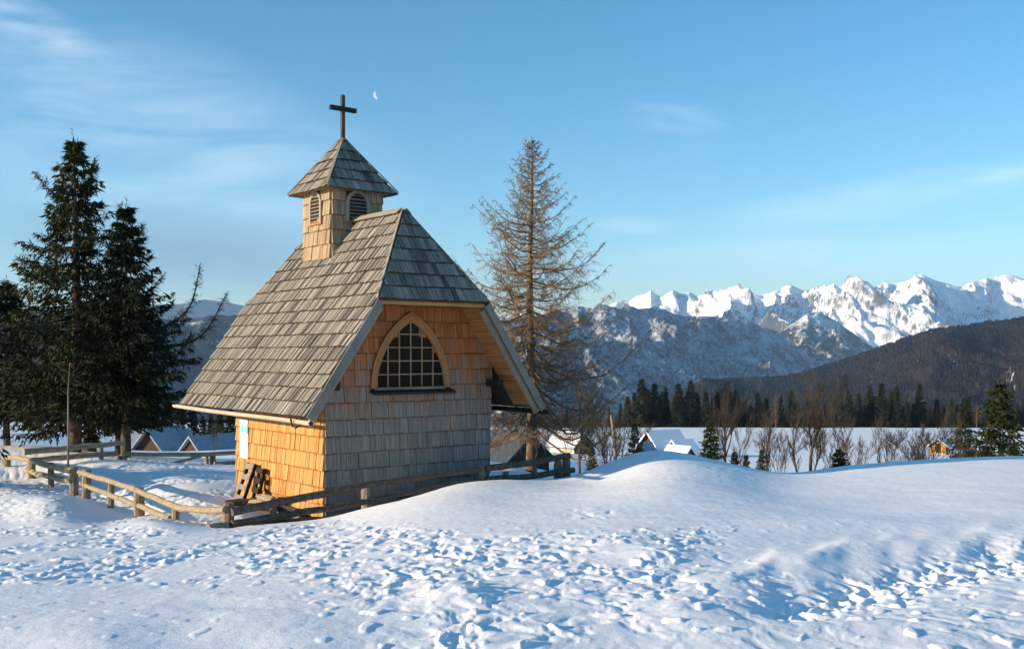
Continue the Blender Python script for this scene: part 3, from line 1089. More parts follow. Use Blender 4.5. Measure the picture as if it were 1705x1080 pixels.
# ridge cap, hip caps
nl = V3((-sa, 0, ca))
nr_ = V3((sa, 0, ca))
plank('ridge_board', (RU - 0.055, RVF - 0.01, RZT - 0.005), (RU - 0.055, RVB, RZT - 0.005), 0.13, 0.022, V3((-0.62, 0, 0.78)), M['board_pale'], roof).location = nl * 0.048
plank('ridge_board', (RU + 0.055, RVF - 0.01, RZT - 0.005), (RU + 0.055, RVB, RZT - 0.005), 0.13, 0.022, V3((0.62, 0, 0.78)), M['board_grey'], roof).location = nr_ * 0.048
for sx in (-1, 1):
    p0 = V3((RU + sx * (hw + 0.02), VF - 0.03, HZ2 - 0.04))
    p1 = V3((RU, RVF, RZT))
    nn = (nl if sx < 0 else nr_)
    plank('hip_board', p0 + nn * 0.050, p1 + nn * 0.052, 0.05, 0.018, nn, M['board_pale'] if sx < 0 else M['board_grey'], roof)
    # barge boards down the rakes
    pt = V3((RU + sx * hw, VF - 0.045, HZ2 - 0.055))
    pb = V3((RU + sx * (RU - EU), VF - 0.045, EZ - 0.055))
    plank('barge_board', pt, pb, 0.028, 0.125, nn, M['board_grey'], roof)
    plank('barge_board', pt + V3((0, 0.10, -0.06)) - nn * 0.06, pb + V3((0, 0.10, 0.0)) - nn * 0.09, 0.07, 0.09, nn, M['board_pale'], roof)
plank('fascia_board', (RU - hw + 0.02, VF + 0.02, HZ2 - 0.075), (RU + hw - 0.02, VF + 0.02, HZ2 - 0.075), 0.03, 0.055, (0, 0, 1), M['board'], roof)
# soffit boards below the rafters, front overhang on both slopes
for sx in (-1, 1):
    nn = (nl if sx < 0 else nr_)
    for i in range(17):
        t = 0.06 + i * 0.135
        u = EU + ca * (t + 0.065)
        z = EZ + sa * (t + 0.065)
        if sx > 0:
            u = 2 * RU - u
        plank('soffit_board', V3((u, VF + 0.02, z)) - nn * (0.058 + 0.004 * (i % 2)), V3((u, -0.045, z)) - nn * (0.058 + 0.004 * (i % 2)), 0.128, 0.02, nn, M['board'], roof)
for i in range(7):
    t = 0.05 + i * 0.14
    q = V3((RU, VF, HZ2)) + hb_ * (t + 0.065) - fh[3] * 0.058
    hwid = hw * (1 - (t + 0.065) / hip_len) - 0.05
    if q.y > -0.07:
        break
    plank('soffit_board', q - V3((hwid, 0, 0)), q + V3((hwid, 0, 0)), 0.02, 0.13, hb_, M['board'], roof)
# purlin ends that show under the rakes
for sx in (-1, 1):
    m2 = MB()
    uc = RU + sx * (RU + 0.02)
    m2.box((uc - 0.06, -0.42, 1.02), (uc + 0.06, 0.1, 1.15))
    m2.build('purlin', M['dark_wood'], chapel)

# gutters hewn from half logs
def gutter(u, z0, z1, v0, v1, mat, lab):
    m2 = MB()
    n = 9
    sides = 14
    r = 0.044 if u < 0 else 0.06
    verts, faces = [], []
    for i in range(n):
        f = i / (n - 1)
        vv_ = v0 + (v1 - v0) * f
        zz = z0 + (z1 - z0) * f + 0.006 * math.sin(7 * f)
        for k in range(sides):
            a = 2 * math.pi * k / sides
            rr = r * (1 + 0.04 * random.uniform(-1, 1))
            x, z = rr * math.cos(a), rr * math.sin(a)
            if z > 0.42 * r:
                z = 0.42 * r if abs(x) > 0.62 * r else -0.28 * r
            verts.append((u + x, vv_, zz + z))
    for i in range(n - 1):
        for k in range(sides):
            k2 = (k + 1) % sides
            faces.append((i * sides + k, (i + 1) * sides + k, (i + 1) * sides + k2, i * sides + k2))
    faces.append(tuple(range(sides)))
    faces.append(tuple((n - 1) * sides + k for k in range(sides - 1, -1, -1)))
    m2.add(verts, faces)
    g = m2.build('gutter', mat, chapel)
    tag(g, lab)
    for f in ((0.09,) if u < 0 else (0.2,)):
        vv_ = v0 + (v1 - v0) * f
        m3 = MB()
        zz = z0 + (z1 - z0) * f
        m3.tube([(u - 0.085, vv_, zz + 0.04), (u - 0.06, vv_, zz - 0.075), (u, vv_, zz - 0.105), (u + 0.07, vv_, zz - 0.07), (u + 0.10, vv_, zz + 0.06), (u + 0.16 * (1 if u < 0 else -1), vv_, zz + 0.16)], 0.016, 6)
        m3.build('gutter_hook', M['iron'], g)
    m3 = MB()
    m3.tube([(u, v0 - 0.006, z0 - 0.005), (u, v0 - 0.001, z0 - 0.005)], [r * 0.8, r * 0.8], 12)
    m3.build('gutter_mouth', M['iron'], g)
    return g


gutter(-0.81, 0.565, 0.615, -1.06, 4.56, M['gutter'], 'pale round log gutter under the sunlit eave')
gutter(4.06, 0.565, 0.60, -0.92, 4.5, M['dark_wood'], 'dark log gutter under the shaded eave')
plank('eave_board', (EU + 0.10, VF + 0.06, EZ + 0.035), (EU + 0.10, VB - 0.06, EZ + 0.035), 0.03, 0.10, (0, 0, 1), M['board'], roof)
# wall plate / rafters under the lit eave
for i in range(6):
    vv_ = 0.1 + i * 0.64
    plank('rafter_end', (EU + 0.14, vv_, EZ + 0.055), (0.0, vv_, EZ + 1.463 * (0 - EU) - 0.11), 0.07, 0.09, (0, 0, 1), M['board'], roof)

# window ---------------------------------------------------------------
win = MB()
inner, outer = arch(WH, WA), arch(WH + 0.115, WA + 0.17, base=WB - 0.0)
for sx in (-1, 1):
    a_, b_ = (-0.108, -0.01)
    L = len(inner)
    vs, uvs = [], []
    for (pu, pz), (qu, qz) in zip(inner, outer):
        pu, qu = WC + sx * (pu - WC), WC + sx * (qu - WC)
        vs += [(pu, a_, pz), (qu, a_, qz), (qu, b_, qz), (pu, b_, pz)]
        i = len(uvs) // 4
        uvs += [(0, i * .15), (.135, i * .15), (.2, i * .15), (-.07, i * .15)]
    fs = []
    for i in range(L - 1):
        for k in range(4):
            q = (i * 4 + k, i * 4 + (k + 1) % 4, (i + 1) * 4 + (k + 1) % 4, (i + 1) * 4 + k)
            fs.append(q if sx < 0 else q[::-1])
    fs += [(0, 1, 2, 3), tuple((L - 1) * 4 + k for k in range(4))]
    win.add(vs, fs, uvs, 0.3)
window = win.build('window', M['frame'], chapel)
nar = arch(WH, WA, 40)


def arch_poly():
    r = nar
    l = [(2 * WC - u, z) for u, z in r]
    return [(WC - WH, WB), (WC + WH, WB)] + r[1:] + l[::-1][1:-1]


AP = arch_poly()
step = 2 * WH / 6
for c in range(6):
    for r in range(5):
        u0, u1 = WC - WH + c * step, WC - WH + (c + 1) * step
        z0, z1 = WB + r * step, WB + (r + 1) * step
        p = clip_poly([(u0, z0), (u1, z0), (u1, z1), (u0, z1)], AP)
        if len(p) < 3 or abs(area2(p)) < 0.002:
            continue
        m2 = MB()
        k = len(p)
        tilt = random.uniform(-0.004, 0.004)
        m2.add([(u, -0.056 + tilt * (u - u0) / step, z) for u, z in p] + [(u, -0.050, z) for u, z in p], [tuple(range(k)), tuple(range(2 * k - 1, k - 1, -1))] + [(i, k + i, k + (i + 1) % k, (i + 1) % k) for i in range(k)])
        m2.build('pane', M['glass'], window)


def arch_half(z):
    R = (WH * WH + WA * WA) / (2 * WH)
    return WH - R + math.sqrt(max(0, R * R - (z - WB) ** 2))


for c in range(1, 6):
    u = WC - WH + c * step
    ztop = WB + max(z for z in np.linspace(0, WA, 200) if arch_half(WB + z) >= abs(u - WC) - 1e-6)
    plank('muntin', (u, -0.066, WB - 0.005), (u, -0.066, ztop + 0.01), 0.02, 0.03, (0, 1, 0), M['muntin'], window)
for r in range(1, 5):
    z = WB + r * step
    h = arch_half(z)
    plank('muntin', (WC - h - 0.01, -0.0665, z), (WC + h + 0.01, -0.0665, z), 0.026, 0.02, (0, 0, 1), M['muntin'], window)
plank('window_rail', (WC - WH - 0.04, -0.07, WB - 0.012), (WC + WH + 0.04, -0.07, WB - 0.012), 0.05, 0.05, (0, 0, 1), M['board_pale'], window)
plank('window_sill', (WC - WH - 0.11, -0.13, WB - 0.065), (WC + WH + 0.16, -0.13, WB - 0.065), 0.20, 0.045, (0, -0.25, 1), M['dark_wood'], window)

# belfry ---------------------------------------------------------------
TZ0, TZ1, TE, TAP = 2.2, 4.70, 4.66, 5.70
mb = MB()
mb.box((TU0 + .02, TV0 + .02, TZ0), (TU1 - .02, TV1 - .02, TZ1 + 0.05))
belfry = mb.build('belfry', M['wall_core'], chapel)
tw = TU1 - TU0
lots = []
TC = (TU0 + TU1) / 2, (TV0 + TV1) / 2
LW, LB, LH = 0.19, 4.07, 0.54                       # louvre half width, foot, height
sides = [((V3((TU0, TV0, 0))), V3((1, 0, 0)), V3((0, -1, 0))), ((V3((TU0, TV1, 0))), V3((0, -1, 0)), V3((-1, 0, 0))),
         ((V3((TU1, TV0, 0))), V3((0, 1, 0)), V3((1, 0, 0))), ((V3((TU1, TV1, 0))), V3((-1, 0, 0)), V3((0, 1, 0)))]
for i, (O, a, n) in enumerate(sides):
    fr = (O, a, V3((0, 0, 1)), n)
    z0 = 2.7 if i == 1 else 3.0
    lw = LW if i == 0 else LW * 0.92
    kf = (lambda s, t, lw=lw: not (abs(s - tw / 2) < lw and LB < t < LB + LH)) if i < 2 else None
    for sh in make_courses([(-0.02, TZ0 + 0.1), (tw + 0.02, TZ0 + 0.1), (tw + 0.02, TZ1), (-0.02, TZ1)], fr, 0.27, (0.09, 0.19), TZ0 + 0.1, kf, jt=0.004):
        lots.append((sh, M['tower_wall'], belfry))
place_shingles('belfry_shingle', lots)
for i in range(2):
    O, a, n = sides[i]
    lw = LW if i == 0 else LW * 0.92
    fm = MB()
    pts_i, pts_o = [], []
    segs = 16
    for kx in range(segs + 1):
        an = math.pi * kx / segs
        pts_i.append((tw / 2 + lw * math.cos(an), LB + LH - lw + lw * math.sin(an)))
        pts_o.append((tw / 2 + (lw + 0.06) * math.cos(an), LB + LH - lw + (lw + 0.06) * math.sin(an)))
    pts_i = [(tw / 2 + lw, LB)] + pts_i + [(tw / 2 - lw, LB)]
    pts_o = [(tw / 2 + lw + 0.06, LB)] + pts_o + [(tw / 2 - lw - 0.06, LB)]
    vs = []
    for (s1, z1), (s2, z2) in zip(pts_i, pts_o):
        vs += [tuple(O + a * s1 + V3((0, 0, z1)) + n * 0.085), tuple(O + a * s2 + V3((0, 0, z2)) + n * 0.085), tuple(O + a * s2 + V3((0, 0, z2)) + n * 0.0), tuple(O + a * s1 + V3((0, 0, z1)) + n * 0.0)]
    fs = []
    for q in range(len(pts_i) - 1):
        for k in range(4):
            fs.append((q * 4 + k, (q + 1) * 4 + k, (q + 1) * 4 + (k + 1) % 4, q * 4 + (k + 1) % 4))
    uvs = [((j % 4) * 0.05, (j // 4) * 0.06) for j in range(len(vs))]
    fm.add(vs, fs, uvs, 0.2)
    lo = fm.build('louvre_window', M['board_pale'], belfry)
    m2 = MB()
    pl = pts_i
    k = len(pl)
    m2.add([tuple(O + a * s + V3((0, 0, z)) + n * 0.047) for s, z in pl] + [tuple(O + a * s + V3((0, 0, z)) + n * 0.02) for s, z in pl], [tuple(range(k)), tuple(range(2 * k - 1, k - 1, -1))] + [(j, k + j, k + (j + 1) % k, (j + 1) % k) for j in range(k)])
    # slats
    nsl = 8
    m2.build('louvre_back', M['dark_wood'], belfry)
    for j in range(nsl):
        z = LB + 0.03 + j * (LH - 0.06) / (nsl - 1) * 0.98
        hz = z - (LB + LH - lw)
        hwid = lw if hz < 0 else math.sqrt(max(0.0004, lw * lw - hz * hz))
        c0 = O + a * (tw / 2 - hwid) + V3((0, 0, z)) + n * 0.062
        c1 = O + a * (tw / 2 + hwid) + V3((0, 0, z)) + n * 0.062
        plank('slat', c0, c1, 0.03, 0.014, (n * 0.45 + V3((0, 0, 0.9))), M['board_pale'] if i == 1 else M['board_grey'], lo)
    plank('louvre_sill', O + a * (tw / 2 - lw - 0.09) + V3((0, 0, LB - 0.02)) + n * 0.06, O + a * (tw / 2 + lw + 0.09) + V3((0, 0, LB - 0.02)) + n * 0.06, 0.07, 0.035, (0, 0, 1), M['board'], lo)

# belfry roof: bell-cast pyramid
E = 0.20
ap = V3((TC[0], TC[1], TAP))
half = tw / 2 + E
lots = []
mb = MB()
cv = [(TC[0] - half, TC[1] - half, TE), (TC[0] + half, TC[1] - half, TE), (TC[0] + half, TC[1] + half, TE), (TC[0] - half, TC[1] + half, TE), tuple(ap)]
mb.add(cv, [(0, 1, 4), (1, 2, 4), (2, 3, 4), (3, 0, 4), (3, 2, 1, 0)], [(0, 0)] * 5)
mb.uv = [np.array([(0.01, 0.01), (1, 0), (1, 1), (0, 1), (.5, .5)])]
broof = mb.build('belfry_roof', M['board'], belfry)
rl = math.hypot(half, TAP - TE)
for dx, dy in ((0, -1), (-1, 0), (1, 0), (0, 1)):
    n0 = V3((dx, dy, 0))
    a = V3((-dy, dx, 0))
    b = (V3((-dx * half, -dy * half, TAP - TE))).normalized()
    nn = a.cross(b)
    if nn.z < 0:
        a = -a
        nn = a.cross(b)
    O = V3((TC[0] + dx * half, TC[1] + dy * half, TE))
    for sh in make_courses([(-half - 0.03, -0.05), (half + 0.03, -0.05), (0.02, rl + 0.02), (-0.02, rl + 0.02)], (O, a, b, nn), 0.25, (0.08, 0.15), -0.05):
        lots.append((sh, M['roof_shingle'], belfry))
place_shingles('belfry_roof_shingle', lots)
for sx, sy in ((-1, -1), (1, -1), (-1, 1), (1, 1)):
    p0 = V3((TC[0] + sx * (half + 0.03), TC[1] + sy * (half + 0.03), TE - 0.02))
    up = V3((sx * 0.5, sy * 0.5, 0.8))
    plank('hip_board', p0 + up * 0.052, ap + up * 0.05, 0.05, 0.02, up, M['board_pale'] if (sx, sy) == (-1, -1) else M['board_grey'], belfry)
# cross
mb = MB()
cz = TAP - 0.05
mb.beam((ap.x, ap.y, cz), (ap.x, ap.y, 6.57), 0.070, 0.065, (0, 1, 0))
cr = mb.build('cross', M['cross'], chapel)
mb = MB()
mb.beam((ap.x - 0.28, ap.y - 0.012, 6.30), (ap.x + 0.28, ap.y - 0.012, 6.30), 0.075, 0.082, (0, 0, 1))
mb.build('crossbar', M['dark_wood'], cr)

# notice board by the far corner of the lit wall
mb = MB()
mb.box((-0.012, -0.17, 0), (0.012, 0.17, 0.73))
loc = CHM @ V3((-0.062, 3.03, -0.33))
sg = mb.build('notice_board', M['sign'])
sg.location = loc
sg.rotation_euler = (0, 0, CH_RZ)
tag(sg, 'narrow upright teal and white notice hung on the sunlit shingle wall', 'notice board')

# wooden racks and split logs leaning on the lit wall
def rack(name, label, v0, wd, ln, lean, mats, nsl, u=-0.12, rail_w=0.05):
    root = thing(name, label, 'rack', CHM @ V3((u - math.sin(lean) * ln, v0, W0 + 0.0)), CH_RZ)
    d = V3((math.sin(lean), 0, math.cos(lean)))
    up = V3((-math.cos(lean), 0, math.sin(lean)))
    for y in (0, wd):
        plank('rail', V3((0, y, 0)), V3((0, y, 0)) + d * ln, rail_w, 0.05, up, mats[0], root)
    for j in range(nsl):
        t = ln * (0.12 + 0.8 * j / (nsl - 1))
        o = V3((0, 0, 0)) + d * t + up * 0.04
        plank('slat', o + V3((0, -0.03, 0)), o + V3((0, wd + 0.03, random.uniform(-.02, .02))), 0.02, 0.10, d, mats[1], root)
    return root


rack('wooden_rack', 'pale slatted wooden rack leaning at the far end of the lit wall', 2.40, 0.30, 0.74, math.radians(20), (M['dark_wood'], M['board_grey']), 4)
rack('wooden_rack', 'dark wooden rack leaning beside the pale slatted one', 2.02, 0.2, 0.66, math.radians(14), (M['dark_wood'], M['dark_wood']), 4)
for i, (u, vv_, z, L, rz, pale) in enumerate([(-0.35, 1.75, 0.05, 0.5, 0.2, 1), (-0.30, 1.2, 0.05, 0.5, -0.1, 0), (-0.52, 1.4, 0.05, 0.45, 0.5, 0), (-0.33, 1.5, 0.17, 0.5, 0.05, 1), (-0.55, 2.1, 0.05, 0.5, 1.2, 0), (-0.3, 0.75, 0.05, 0.55, 0.1, 0), (-0.5, 0.9, 0.06, 0.5, -0.4, 0)]):
    mb = MB()
    mb.tube([(0, -L / 2, 0), (0.01, 0, 0.005), (0, L / 2, 0)], [0.06, 0.065, 0.06], 7, jit=0.15)
    o = mb.build('split_log', M['log'] if pale else M['trunk_grey'])
    o.location = CHM @ V3((u, vv_, W0 + z + 0.02))
    o.rotation_euler = (0, 0, CH_RZ + rz)
    tag(o, 'pale firewood log at the foot of the sunlit wall' if pale else 'dark firewood log at the foot of the sunlit wall', 'log', 'pale firewood logs by the chapel' if pale else 'dark firewood logs by the chapel')

# trodden bare earth between the gable wall and the fence
nu_, nv_ = 60, 14
uu_, vv2 = np.meshgrid(np.linspace(-1.5, 3.6, nu_), np.linspace(-0.74, 0.25, nv_), indexing='ij')
wx_ = AX + uu_ * math.cos(CH_RZ) - vv2 * math.sin(CH_RZ)
wy_ = AY + uu_ * math.sin(CH_RZ) + vv2 * math.cos(CH_RZ)
zz_ = base_z(CX + F * wx_ / wy_, wy_)
rim = np.minimum(np.minimum(sstep(-1.5, -0.9, uu_), 1 - sstep(3.0, 3.6, uu_)), sstep(-0.74, -0.52, vv2))
zz_ = zz_ + 0.055 * np.clip(rim + 0.35 * gnoise(uu_ * 3, vv2 * 3, 5), 0, 1) - 0.05 * (rim < 0.05) + 0.015 * gnoise(uu_ * 9, vv2 * 9, 6)
M['earth'] = mat_plain('trodden_earth', (.045, .034, .026), 0.95, 0.05, 0.5, 8)
tag(link('bare_ground', grid_mesh('bare_ground', np.stack([wx_, wy_, zz_], -1)[:, ::-1], M['earth'])), kind='structure')

# ------------------------------------------------------------------ fences
U2 = np.array([math.cos(CH_RZ), math.sin(CH_RZ)])
V2 = np.array([-math.sin(CH_RZ), math.cos(CH_RZ)])


def log_rail(name, pts, r0, r1, par, mat=None, sub=10):
    """round pole through the given points"""
    pts = np.array([tuple(p) for p in pts], float)
    t = np.linspace(0, 1, len(pts))
    tt = np.linspace(0, 1, max(sub, len(pts)))
    if len(pts) > 2:
        q = np.stack([np.interp(tt, t, pts[:, i]) for i in range(3)], 1)
        for _ in range(2):
            q[1:-1] = (q[:-2] + 2 * q[1:-1] + q[2:]) / 4
    else:
        q = np.stack([np.interp(tt, t, pts[:, i]) for i in range(3)], 1)
    q[1:-1] += rng.normal(0, 0.006, (len(q) - 2, 3))
    m2 = MB()
    m2.tube(q, np.linspace(r0, r1, len(q)), 9, jit=0.05)
    return m2.build(name, mat or M['log'], par, smooth=False)


def post(p_bot, top, r, par, mat=None, lean=(0, 0)):
    m2 = MB()
    h = top - p_bot[2]
    n = 6
    pts = [(p_bot[0] + lean[0] * i / n, p_bot[1] + lean[1] * i / n, p_bot[2] - 0.4 + (h + 0.4) * i / n) for i in range(n + 1)]
    m2.tube(pts, [r * 1.05] * n + [r * 0.92], 9, jit=0.07)
    return m2.build('post', mat or M['post'], par)


def P3(px, d, row):
    return ray(px, row, d)


fence = thing('log_fence', 'two-rail round log fence running along the shaded gable wall', 'fence', (AX, AY - 0.8, W0))
inv = Matrix.Translation((-AX, -(AY - 0.8), -W0))


def in_fence(par):
    iv = Matrix.Translation(-par.location)
    return lambda p: iv @ V3(p)


g = in_fence(fence)
# posts: (column, distance, top row)
front_posts = [(380, 15.1, 836, 0.085), (609, 16.55, 803, 0.075), (802, 18.0, 773, 0.07), (842, 18.35, 785, 0.06), (929, 19.1, 766, 0.075), (943, 19.25, 757, 0.075)]
for px, d, rt, r in front_posts:
    b_ = P3(px, d, 900)
    z = ground_at(b_.x, b_.y)
    post(g((b_.x, b_.y, z)), g(P3(px, d, rt)).z, r, fence)
log_rail('rail', [g(P3(386, 14.98, 852)), g(P3(500, 15.7, 829)), g(P3(606, 16.42, 807))], 0.062, 0.055, fence, M['rail_shaded'])
log_rail('rail', [g(P3(606, 16.42, 807)), g(P3(700, 17.1, 795)), g(P3(800, 17.85, 781))], 0.045, 0.045, fence, M['rail_shaded'])
log_rail('rail', [g(P3(808, 17.95, 780)), g(P3(870, 18.45, 772)), g(P3(948, 19.1, 758))], 0.06, 0.055, fence, M['rail_shaded'])
log_rail('rail', [g(P3(386, 14.98, 872)), g(P3(500, 15.7, 853)), g(P3(606, 16.42, 835))], 0.055, 0.05, fence, M['rail_shaded'])
log_rail('rail', [g(P3(606, 16.42, 836)), g(P3(700, 17.1, 815)), g(P3(800, 17.85, 799))], 0.045, 0.04, fence, M['rail_shaded'])
log_rail('rail', [g(P3(808, 17.95, 798)), g(P3(870, 18.45, 795)), g(P3(955, 19.1, 782))], 0.06, 0.055, fence, M['rail_shaded'])
log_rail('rail', [g(P3(346, 14.75, 878)), g(P3(378, 14.98, 873))], 0.05, 0.055, fence)

fence2 = thing('log_fence', 'sunlit pole fence curving left from the corner post to a gate gap', 'fence', (-5.5, 17, -1.2))
g = in_fence(fence2)
for px, d, rt, r in [(291, 16.7, 844, 0.06), (232, 18.0, 811, 0.085), (184, 19.25, 797, 0.055), (143, 20.5, 781, 0.085)]:
    b_ = P3(px, d, 900)
    post(g((b_.x, b_.y, ground_at(b_.x, b_.y))), g(P3(px, d, rt)).z, r, fence2, lean=(random.uniform(-.02, .02), 0))
log_rail('rail', [g(P3(376, 15.0, 848)), g(P3(345, 15.6, 850)), g(P3(300, 16.4, 846)), g(P3(268, 17.1, 833)), g(P3(230, 17.9, 816)), g(P3(184, 19.15, 801)), g(P3(132, 20.8, 786))], 0.056, 0.05, fence2, sub=22)
log_rail('rail', [g(P3(283, 16.8, 863)), g(P3(232, 17.9, 841)), g(P3(184, 19.15, 824)), g(P3(135, 20.7, 804))], 0.048, 0.044, fence2, sub=14)
fence3 = thing('log_fence', 'sunlit two-rail pole fence beyond the gate gap at far left', 'fence', (-10, 22, -1.3))
g = in_fence(fence3)
for px, d, rt, r in [(123, 21.15, 777, 0.085), (85, 22.4, 770, 0.06), (53, 23.7, 764, 0.08), (12, 25.5, 757, 0.08)]:
    b_ = P3(px, d, 900)
    post(g((b_.x, b_.y, ground_at(b_.x, b_.y))), g(P3(px, d, rt)).z, r, fence3)
log_rail('rail', [g(P3(120, 21.1, 784)), g(P3(85, 22.3, 776)), g(P3(42, 24.0, 763)), g(P3(5, 25.6, 760))], 0.065, 0.055, fence3)
log_rail('rail', [g(P3(120, 21.1, 801)), g(P3(85, 22.3, 794)), g(P3(44, 24.0, 783))], 0.06, 0.055, fence3)
fence4 = thing('log_fence', 'shaded log fence at the back of the yard below the tall spruces', 'fence', (-9, 25.6, -1.2))
g = in_fence(fence4)
for px, d, rt, r in [(168, 25.2, 741, 0.055), (197, 25.5, 758, 0.075), (206, 25.55, 756, 0.07), (344, 27.0, 754, 0.05), (354, 27.1, 752, 0.07)]:
    b_ = P3(px, d, 900)
    post(g((b_.x, b_.y, ground_at(b_.x, b_.y))), g(P3(px, d, rt)).z, r, fence4)
log_rail('rail', [g(P3(40, 24.2, 752)), g(P3(120, 24.8, 745)), g(P3(208, 25.4, 737))], 0.075, 0.06, fence4)
log_rail('rail', [g(P3(52, 24.3, 766)), g(P3(130, 24.9, 759)), g(P3(196, 25.4, 754))], 0.07, 0.06, fence4)
log_rail('rail', [g(P3(204, 25.45, 755)), g(P3(280, 26.3, 757)), g(P3(345, 26.9, 756)), g(P3(420, 27.8, 752))], 0.05, 0.06, fence4)
log_rail('rail', [g(P3(208, 25.45, 773)), g(P3(245, 25.7, 775))], 0.045, 0.045, fence4)
log_rail('rail', [g(P3(280, 26.2, 772)), g(P3(335, 26.8, 759))], 0.04, 0.04, fence4)
log_rail('rail', [g(P3(356, 27.0, 771)), g(P3(420, 27.8, 769))], 0.05, 0.05, fence4)

# ------------------------------------------------------------------ trees
def unit(v):
    return v / (np.linalg.norm(v, axis=-1, keepdims=True) + 1e-9)


def make_spruce(H, R, whorls, per, secs, clumps, clen, cwid, base=0.10, seed=1, needles=None, bark=None, cones=0, shape=0.85, trunk_r=0.02, bare_low=0.0, rough=0.3):
    """returns meshes (trunk, crown, cones); origin at the foot"""
    r_ = np.random.default_rng(seed)
    tr = MB()
    n = 12
    bend = r_.normal(0, 0.006 * H, (2,))
    zz = np.linspace(-0.3, H, n)
    tr.tube(np.stack([bend[0] * np.sin(zz / H * 3), bend[1] * np.sin(zz / H * 2), zz], 1), trunk_r * H * np.clip(1 - zz / H, 0.03, 1) ** 0.8 + 0.004, 9, jit=0.06)
    cr = MB()
    P, Q, Wd = [], [], []
    lob = r_.uniform(0.72, 1.2, 9)
    for i in range(whorls):
        f = i / (whorls - 1)
        h = H * (base + (0.985 - base) * f ** 0.92)
        rel = (1 - (h / H - base) / (1 - base))
        L0 = R * max(0.03, rel) ** shape
        m = max(3, int(per * (0.6 + 0.4 * rel) + r_.uniform(-1, 1)))
        a0 = r_.uniform(0, 6.28)
        for k in range(m):
            az_ = a0 + k * 2 * math.pi / m + r_.uniform(-.35, .35)
            L = L0 * r_.uniform(1 - rough, 1 + rough * 0.75) * lob[int((az_ / 6.2832 * 9)) % 9]
            hh = h + r_.uniform(-.5, .5) * H * 0.9 / whorls
            droop = -0.30 * rel + 0.26 * (1 - rel) ** 2 + r_.uniform(-.12, .12)
            d = np.array([math.cos(az_), math.sin(az_), 0])
            s = np.linspace(0, 1, 6)
            path = d[None] * (L * s)[:, None]
            path[:, 2] = hh + L * (droop * s + 0.20 * s ** 2.4)
            sag = 0
            if L > 0.25:
                cr.tube(path[::2] if L < 1.2 else path, np.linspace(0.010 + 0.007 * L, 0.004, len(path[::2] if L < 1.2 else path)), 3, cap=False)
            ns = max(3, int(secs * (0.35 + 0.65 * rel)))
            for sd in (-1, 1):
                ts = (np.arange(ns) + r_.uniform(0, 1, ns)) / ns
                ts = 0.03 + 0.97 * ts
                base_p = np.stack([np.interp(ts, s, path[:, c]) for c in range(3)], 1)
                side = np.array([-d[1], d[0], 0]) * sd
                ln = (0.38 * L * (1.05 - ts) + 0.10 * R * 0.35 + 0.05) * r_.uniform(0.6, 1.2, ns)
                dr = unit(d[None] * 0.75 + side[None] * r_.uniform(0.35, 1.0, (ns, 1)) + np.array([0, 0, 1])[None] * r_.uniform(-0.75, -0.05, (ns, 1)))
                tip = base_p + dr * ln[:, None]
                for c in range(clumps):
                    g_ = (c + r_.uniform(0, 1, ns)) / clumps
                    p = base_p + (tip - base_p) * g_[:, None]
                    dd = unit(dr + r_.normal(0, 0.55, (ns, 3)) + np.array([0, 0, -0.25]))
                    P.append(p)
                    Q.append(p + dd * (clen * r_.uniform(0.6, 1.3, ns))[:, None])
                    Wd.append(cwid * r_.uniform(0.6, 1.3, ns))
    # leader
    p = np.tile([bend[0] * math.sin(3), bend[1] * math.sin(2), H * 0.95], (14, 1)) + np.array([[0, 0, H * 0.006 * i] for i in range(14)])
    P.append(p)
    Q.append(p + unit(r_.normal(0, 1, (14, 3)) + np.array([0, 0, 1.0])) * clen * 0.9)
    Wd.append(np.full(14, cwid * 0.6))
    P, Q, Wd = np.concatenate(P), np.concatenate(Q), np.concatenate(Wd)
    cr.spikes(P, Q, Wd)
    cm = None
    if cones:
        cb = MB()
        zmax = P[:, 2]
        pick = r_.choice(np.where(zmax > H * 0.55)[0], cones)
        for j in pick:
            q = P[j]
            cb.tube([q, q - np.array([0.0, 0, 0.05]), q - np.array([0.005, 0, 0.13])], [0.012, 0.026, 0.006], 5)
        cm = cb.mesh('cones', M['cone'])
    return tr.mesh('trunk', bark or M['spruce_bark'], True), cr.mesh('crown', needles or M['needles']), cm


